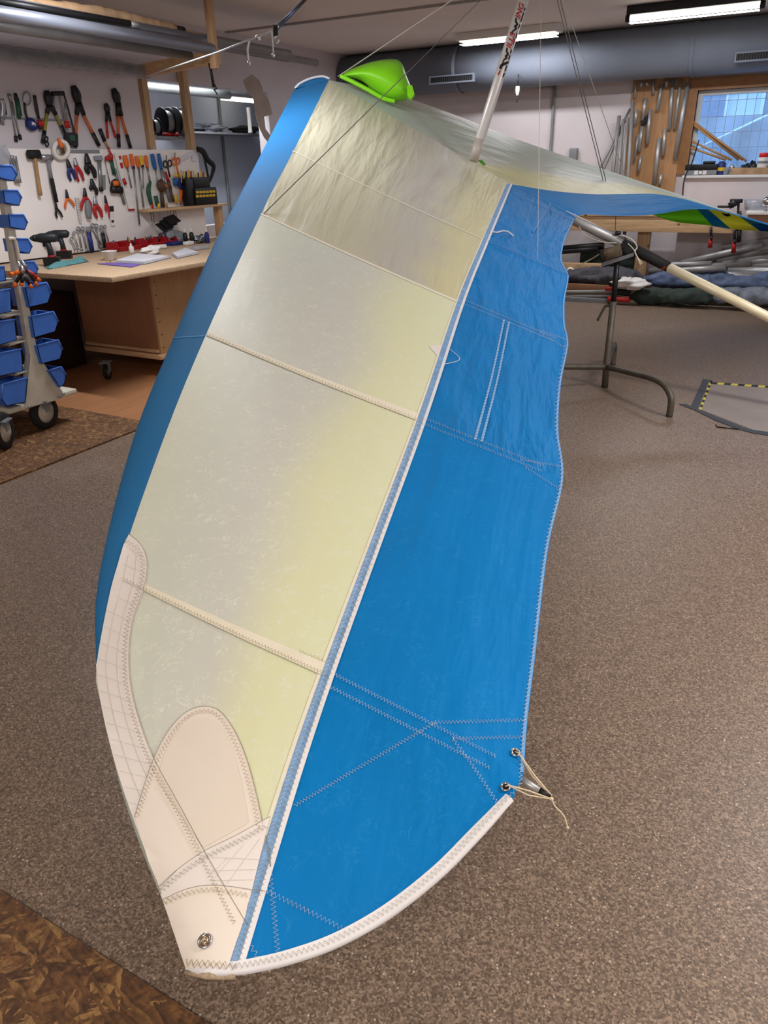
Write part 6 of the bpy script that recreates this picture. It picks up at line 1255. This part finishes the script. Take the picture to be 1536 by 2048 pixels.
# things in the dark under the bench
a, c = PY(*Q7(215, 770), 9.56), PY(*Q7(590, 910), 9.56)
t = thing('storage_crate', 'dark green crate under the pine bench', 'crate', ((a[0]+c[0])/2, 9.4, 0)); MB().box((a[0], 9.56, .03), (c[0], 9.75, a[2]), .008).build('body', MATS['bag_green'], t); MB().box((a[0]-.02, 9.545, a[2]-.04), (c[0]+.02, 9.77, a[2]), .006).build('rim', MATS['bag_green'], t)
for k in range(5): MB().box((a[0]+.02, 9.552, .08+k*.07), (c[0]-.02, 9.561, .11+k*.07)).build('rib', MATS['bag_green'], t)
hrod((-60, 775), (380, 742), 9.50, .035, 'black_plastic', 'upper black tube under the bench left of the crate', group='black tubes under the bench'); hrod((-60, 800), (340, 765), 9.47, .03, 'black_plastic', 'lower black tube under the bench left of the crate', group='black tubes under the bench')
tag(MB().box(tuple(PY(*Q7(-60, 905), 9.44)), tuple(PY(*Q7(375, 868), 9.54)), .004).build('low_shelf', MATS['pine_x']), 'low pine shelf under the bench', 'shelf')
p = PY(*Q7(142, 925), 9.40); tag(MB().lathe(p, (0, -1, 0), [(.005, -.03), (.045, -.025), (.05, 0), (.03, .03), (.005, .04)], 14).build('lamp_globe', MATS['c_white']), 'small shiny white knob at the blue sail edge', 'knob')
# ---- tail stand
def z8(x, y, Y): return PY(*Q8(x, y), Y)
mat('stand_steel', (96, 90, 80), .5, .35, var=.15, scale=12)
st0 = PZ(*Q8(386, 757)); SY = float(st0[1])
stand = thing('tail_stand', 'dark steel stand holding up the tail of the glider', 'stand', (st0[0], SY, 0))
top = PY(*Q7(474, 850), SY); hub = PY(*Q8(397, 612), SY); mid_ = PY(*Q8(447, 150), SY)
sx = float(st0[0])
MB().tube([(st0[0], SY, .002), (hub[0], SY, hub[2]), (mid_[0], SY, mid_[2])], .024, 14).build('post', MATS['stand_steel'], stand)
MB().tube([(mid_[0], SY, mid_[2]-.02), top], .019, 14).build('inner_post', MATS['black_plastic'], stand)
ft = PZ(*Q8(840, 962)); hz_ = float(hub[2])
def leg(foot, lab):
    d = np.array([foot[0]-hub[0], foot[1]-SY, 0]); l = np.linalg.norm(d); d /= l; b0 = np.array([hub[0], SY, hz_])
    MB().tube(catmull([b0, b0+d*l*.45+np.array([0, 0, .03]), b0+d*l*.72+np.array([0, 0, .045]), b0+d*l*.88+np.array([0, 0, .03]), b0+d*l*.98-np.array([0, 0, .02]), np.array([foot[0], foot[1], hz_*.55]), np.array([foot[0], foot[1], .002])], 6), .021, 12).build('leg', MATS['stand_steel'], stand)
leg(ft, ''); leg(np.array([hub[0]-(ft[0]-hub[0])*1.0, SY-.52, 0]), ''); leg(np.array([hub[0]-.1, SY+.7, 0]), '')
MB().tube(catmull([z8(430, 185, SY), z8(405, 182, SY), z8(385, 192, SY), z8(335, 285, SY)], 5), .009, 8).build('locking_lever', MATS['stand_steel'], stand)
MB().obox(PY(*Q7(478, 842), SY)+np.array([0, 0, .0]), (PY(*Q7(600, 790), SY)-PY(*Q7(385, 862), SY))/2, np.array([0, .035, 0]), np.array([0, 0, .012])).build('cradle_bar', MATS['c_grey'], stand)
pa, pb = PY(*Q7(362, 815), SY-.05), PY(*Q7(500, 775), SY-.05)
pad = MB().tube([pa, pa*.7+pb*.3, pb], [.034, .04, .036], 14).build('cradle_pad', mat('pad_brown', (92, 78, 62), .85, var=.25, scale=40), stand); MB().tube([pa-(pb-pa)*.02, pa+(pb-pa)*.12], .042, 14).build('tape_end', MATS['black_rubber'], pad)
MB().tube([PY(*Q7(500, 770), SY), PY(*Q7(575, 800), SY)], .03, 12).build('cradle_pad', MATS['black_rubber'], stand)
MB().tube(catmull([PY(*Q7(355, 800), SY), PY(*Q7(290, 840), SY), PY(*Q7(190, 890), SY)], 4), .004, 6).build('cord', MATS['cord_white'], stand)
# ---- taped patch on the floor
def fl(x, y, z=.0): return PZ(*Q8(x, y), z)
mat('patch_grey', (140, 128, 120), .5, var=.06, scale=6); mat('tape_dark', (56, 62, 68), .6, var=.06); mat('tape_yellow', (206, 190, 70), .6, var=.06)
def flat(name, pts, m, h, label, cat, parent=None):
    P3 = [np.array([*fl(x, y)[:2], .0005]) for x, y in pts]; o = MB().prism(P3, (0, 0, h)).build(name, MATS[m], parent)
    if parent is None: tag(o, label, cat)
    return o
patch_t = thing('floor_patch', 'grey floor patch framed with dark and hazard tape', 'floor patch', (*fl(1300, 900)[:2], 0))
flat('patch', [(1135, 728), (1800, 768), (1800, 1100), (1440, 1062), (1060, 915)], 'patch_grey', .002, '', '', patch_t)
flat('dark_tape', [(1078, 700), (1122, 704), (1040, 914), (992, 893)], 'tape_dark', .003, '', '', patch_t); flat('dark_tape', [(910, 878), (960, 876), (1050, 915), (1180, 970), (1400, 1055), (1800, 1110), (1800, 1140), (1420, 1080), (1330, 1055), (1160, 990), (1020, 920)], 'tape_dark', .0035, '', '', patch_t)
for k in range(12):
    t0, t1 = k/12, (k+1)/12; a0 = np.array([1128, 708.]); a1 = np.array([1050, 914.]); w_ = np.array([16, 4.]); p, q = a0+(a1-a0)*t0, a0+(a1-a0)*t1
    flat('hazard_tape', [p, p+w_, q+w_, q], 'tape_yellow' if k % 2 else 'print_black', .003, '', '', patch_t)
for k in range(14):
    p = np.array([1135+k*48, 722+k*3.2]); flat('hazard_tape', [p, p+(48, 3.2), p+(40, 16), p+(-8, 12)], 'tape_yellow' if k % 2 else 'print_black', .003, '', '', patch_t)
tag(MB().tube([np.array([*fl(x, y)[:2], .004]) for x, y in ((1168, 1025), (1180, 1040), (1330, 1056))], .004, 6).build('tape_scrap', MATS['black_plastic']), 'thin dark tape scrap beside the floor patch', 'tape')
# ---- lamps in view
def zl(x, y, Q, z): return PZ(*Q(x, y), z)
a, c = zl(868, 262, Q5, CEIL-.085), zl(1458, 205, Q5, CEIL-.085); yy = float((a[1]+c[1])/2)
t = thing('ceiling_light', 'louvred fluorescent fitting on the ceiling behind the kingpost', 'ceiling light', (float((a[0]+c[0])/2), yy, CEIL))
MB().box((a[0]-.04, yy-.09, CEIL-.075), (c[0]+.04, yy+.09, CEIL-.001), .004).build('housing', MATS['white_enamel'], t); MB().box((a[0], yy-.075, CEIL-.088), (c[0], yy+.075, CEIL-.076), .003).build('diffuser', MATS['diffuser_lit'], t)
for k in range(24): x = a[0]+(c[0]-a[0])*(k+.5)/24; MB().box((x-.002, yy-.075, CEIL-.096), (x+.002, yy+.075, CEIL-.0885)).build('louvre', MATS['white_enamel'], t)
lamp_light(float((a[0]+c[0])/2), yy, CEIL-.11, float(c[0]-a[0]), .14, 26, COOL)
a, c = zl(565, 130, Q6, CEIL-.10), zl(1482, 33, Q6, CEIL-.10); yy = float((a[1]+c[1])/2)
t = thing('ceiling_light', 'bare fluorescent tube in a dark fitting at the upper right', 'ceiling light', (float((a[0]+c[0])/2), yy, CEIL))
MB().box((a[0]-.03, yy-.05, CEIL-.075), (c[0]+.03, yy+.05, CEIL-.001), .004).build('housing', MATS['dark_steel'], t); MB().tube([(a[0], yy, CEIL-.10), (c[0], yy, CEIL-.10)], .026, 14).build('tube', MATS['tube_lit'], t)
for x in (a[0]-.02, c[0]+.02): MB().tube([(x-.02, yy, CEIL-.10), (x+.02, yy, CEIL-.10)], .032, 14).build('end_cap', MATS['black_plastic'], t)
lamp_light(float((a[0]+c[0])/2), yy, CEIL-.14, float(c[0]-a[0]), .08, 26, COOL)
# ================================================================== the added lamps out of view
def batten(x, y, watts, col, length=1.25, rotz=0.0, group='added fluorescent battens', label=None):
    t = thing('ceiling_light', label or 'added fluorescent batten on the ceiling outside the picture', 'ceiling light', (x, y, CEIL), group)
    R = Matrix.Rotation(rotz, 4, 'Z')
    MB().box((x-length/2, y-.06, CEIL-.06), (x+length/2, y+.06, CEIL-.001), .01).build('housing', MATS['white_enamel'], t)
    MB().tube([(x-length/2+.03, y, CEIL-.08), (x+length/2-.03, y, CEIL-.08)], .015, 10).build('tube', MATS['tube_lit'], t)
    lamp_light(x, y, CEIL-.11, length*.95, .10, watts, col)
    return t
for x, y, wt, c, place in ADDED_LAMPS: batten(x, y, wt, c, label='added fluorescent batten on the ceiling '+place)
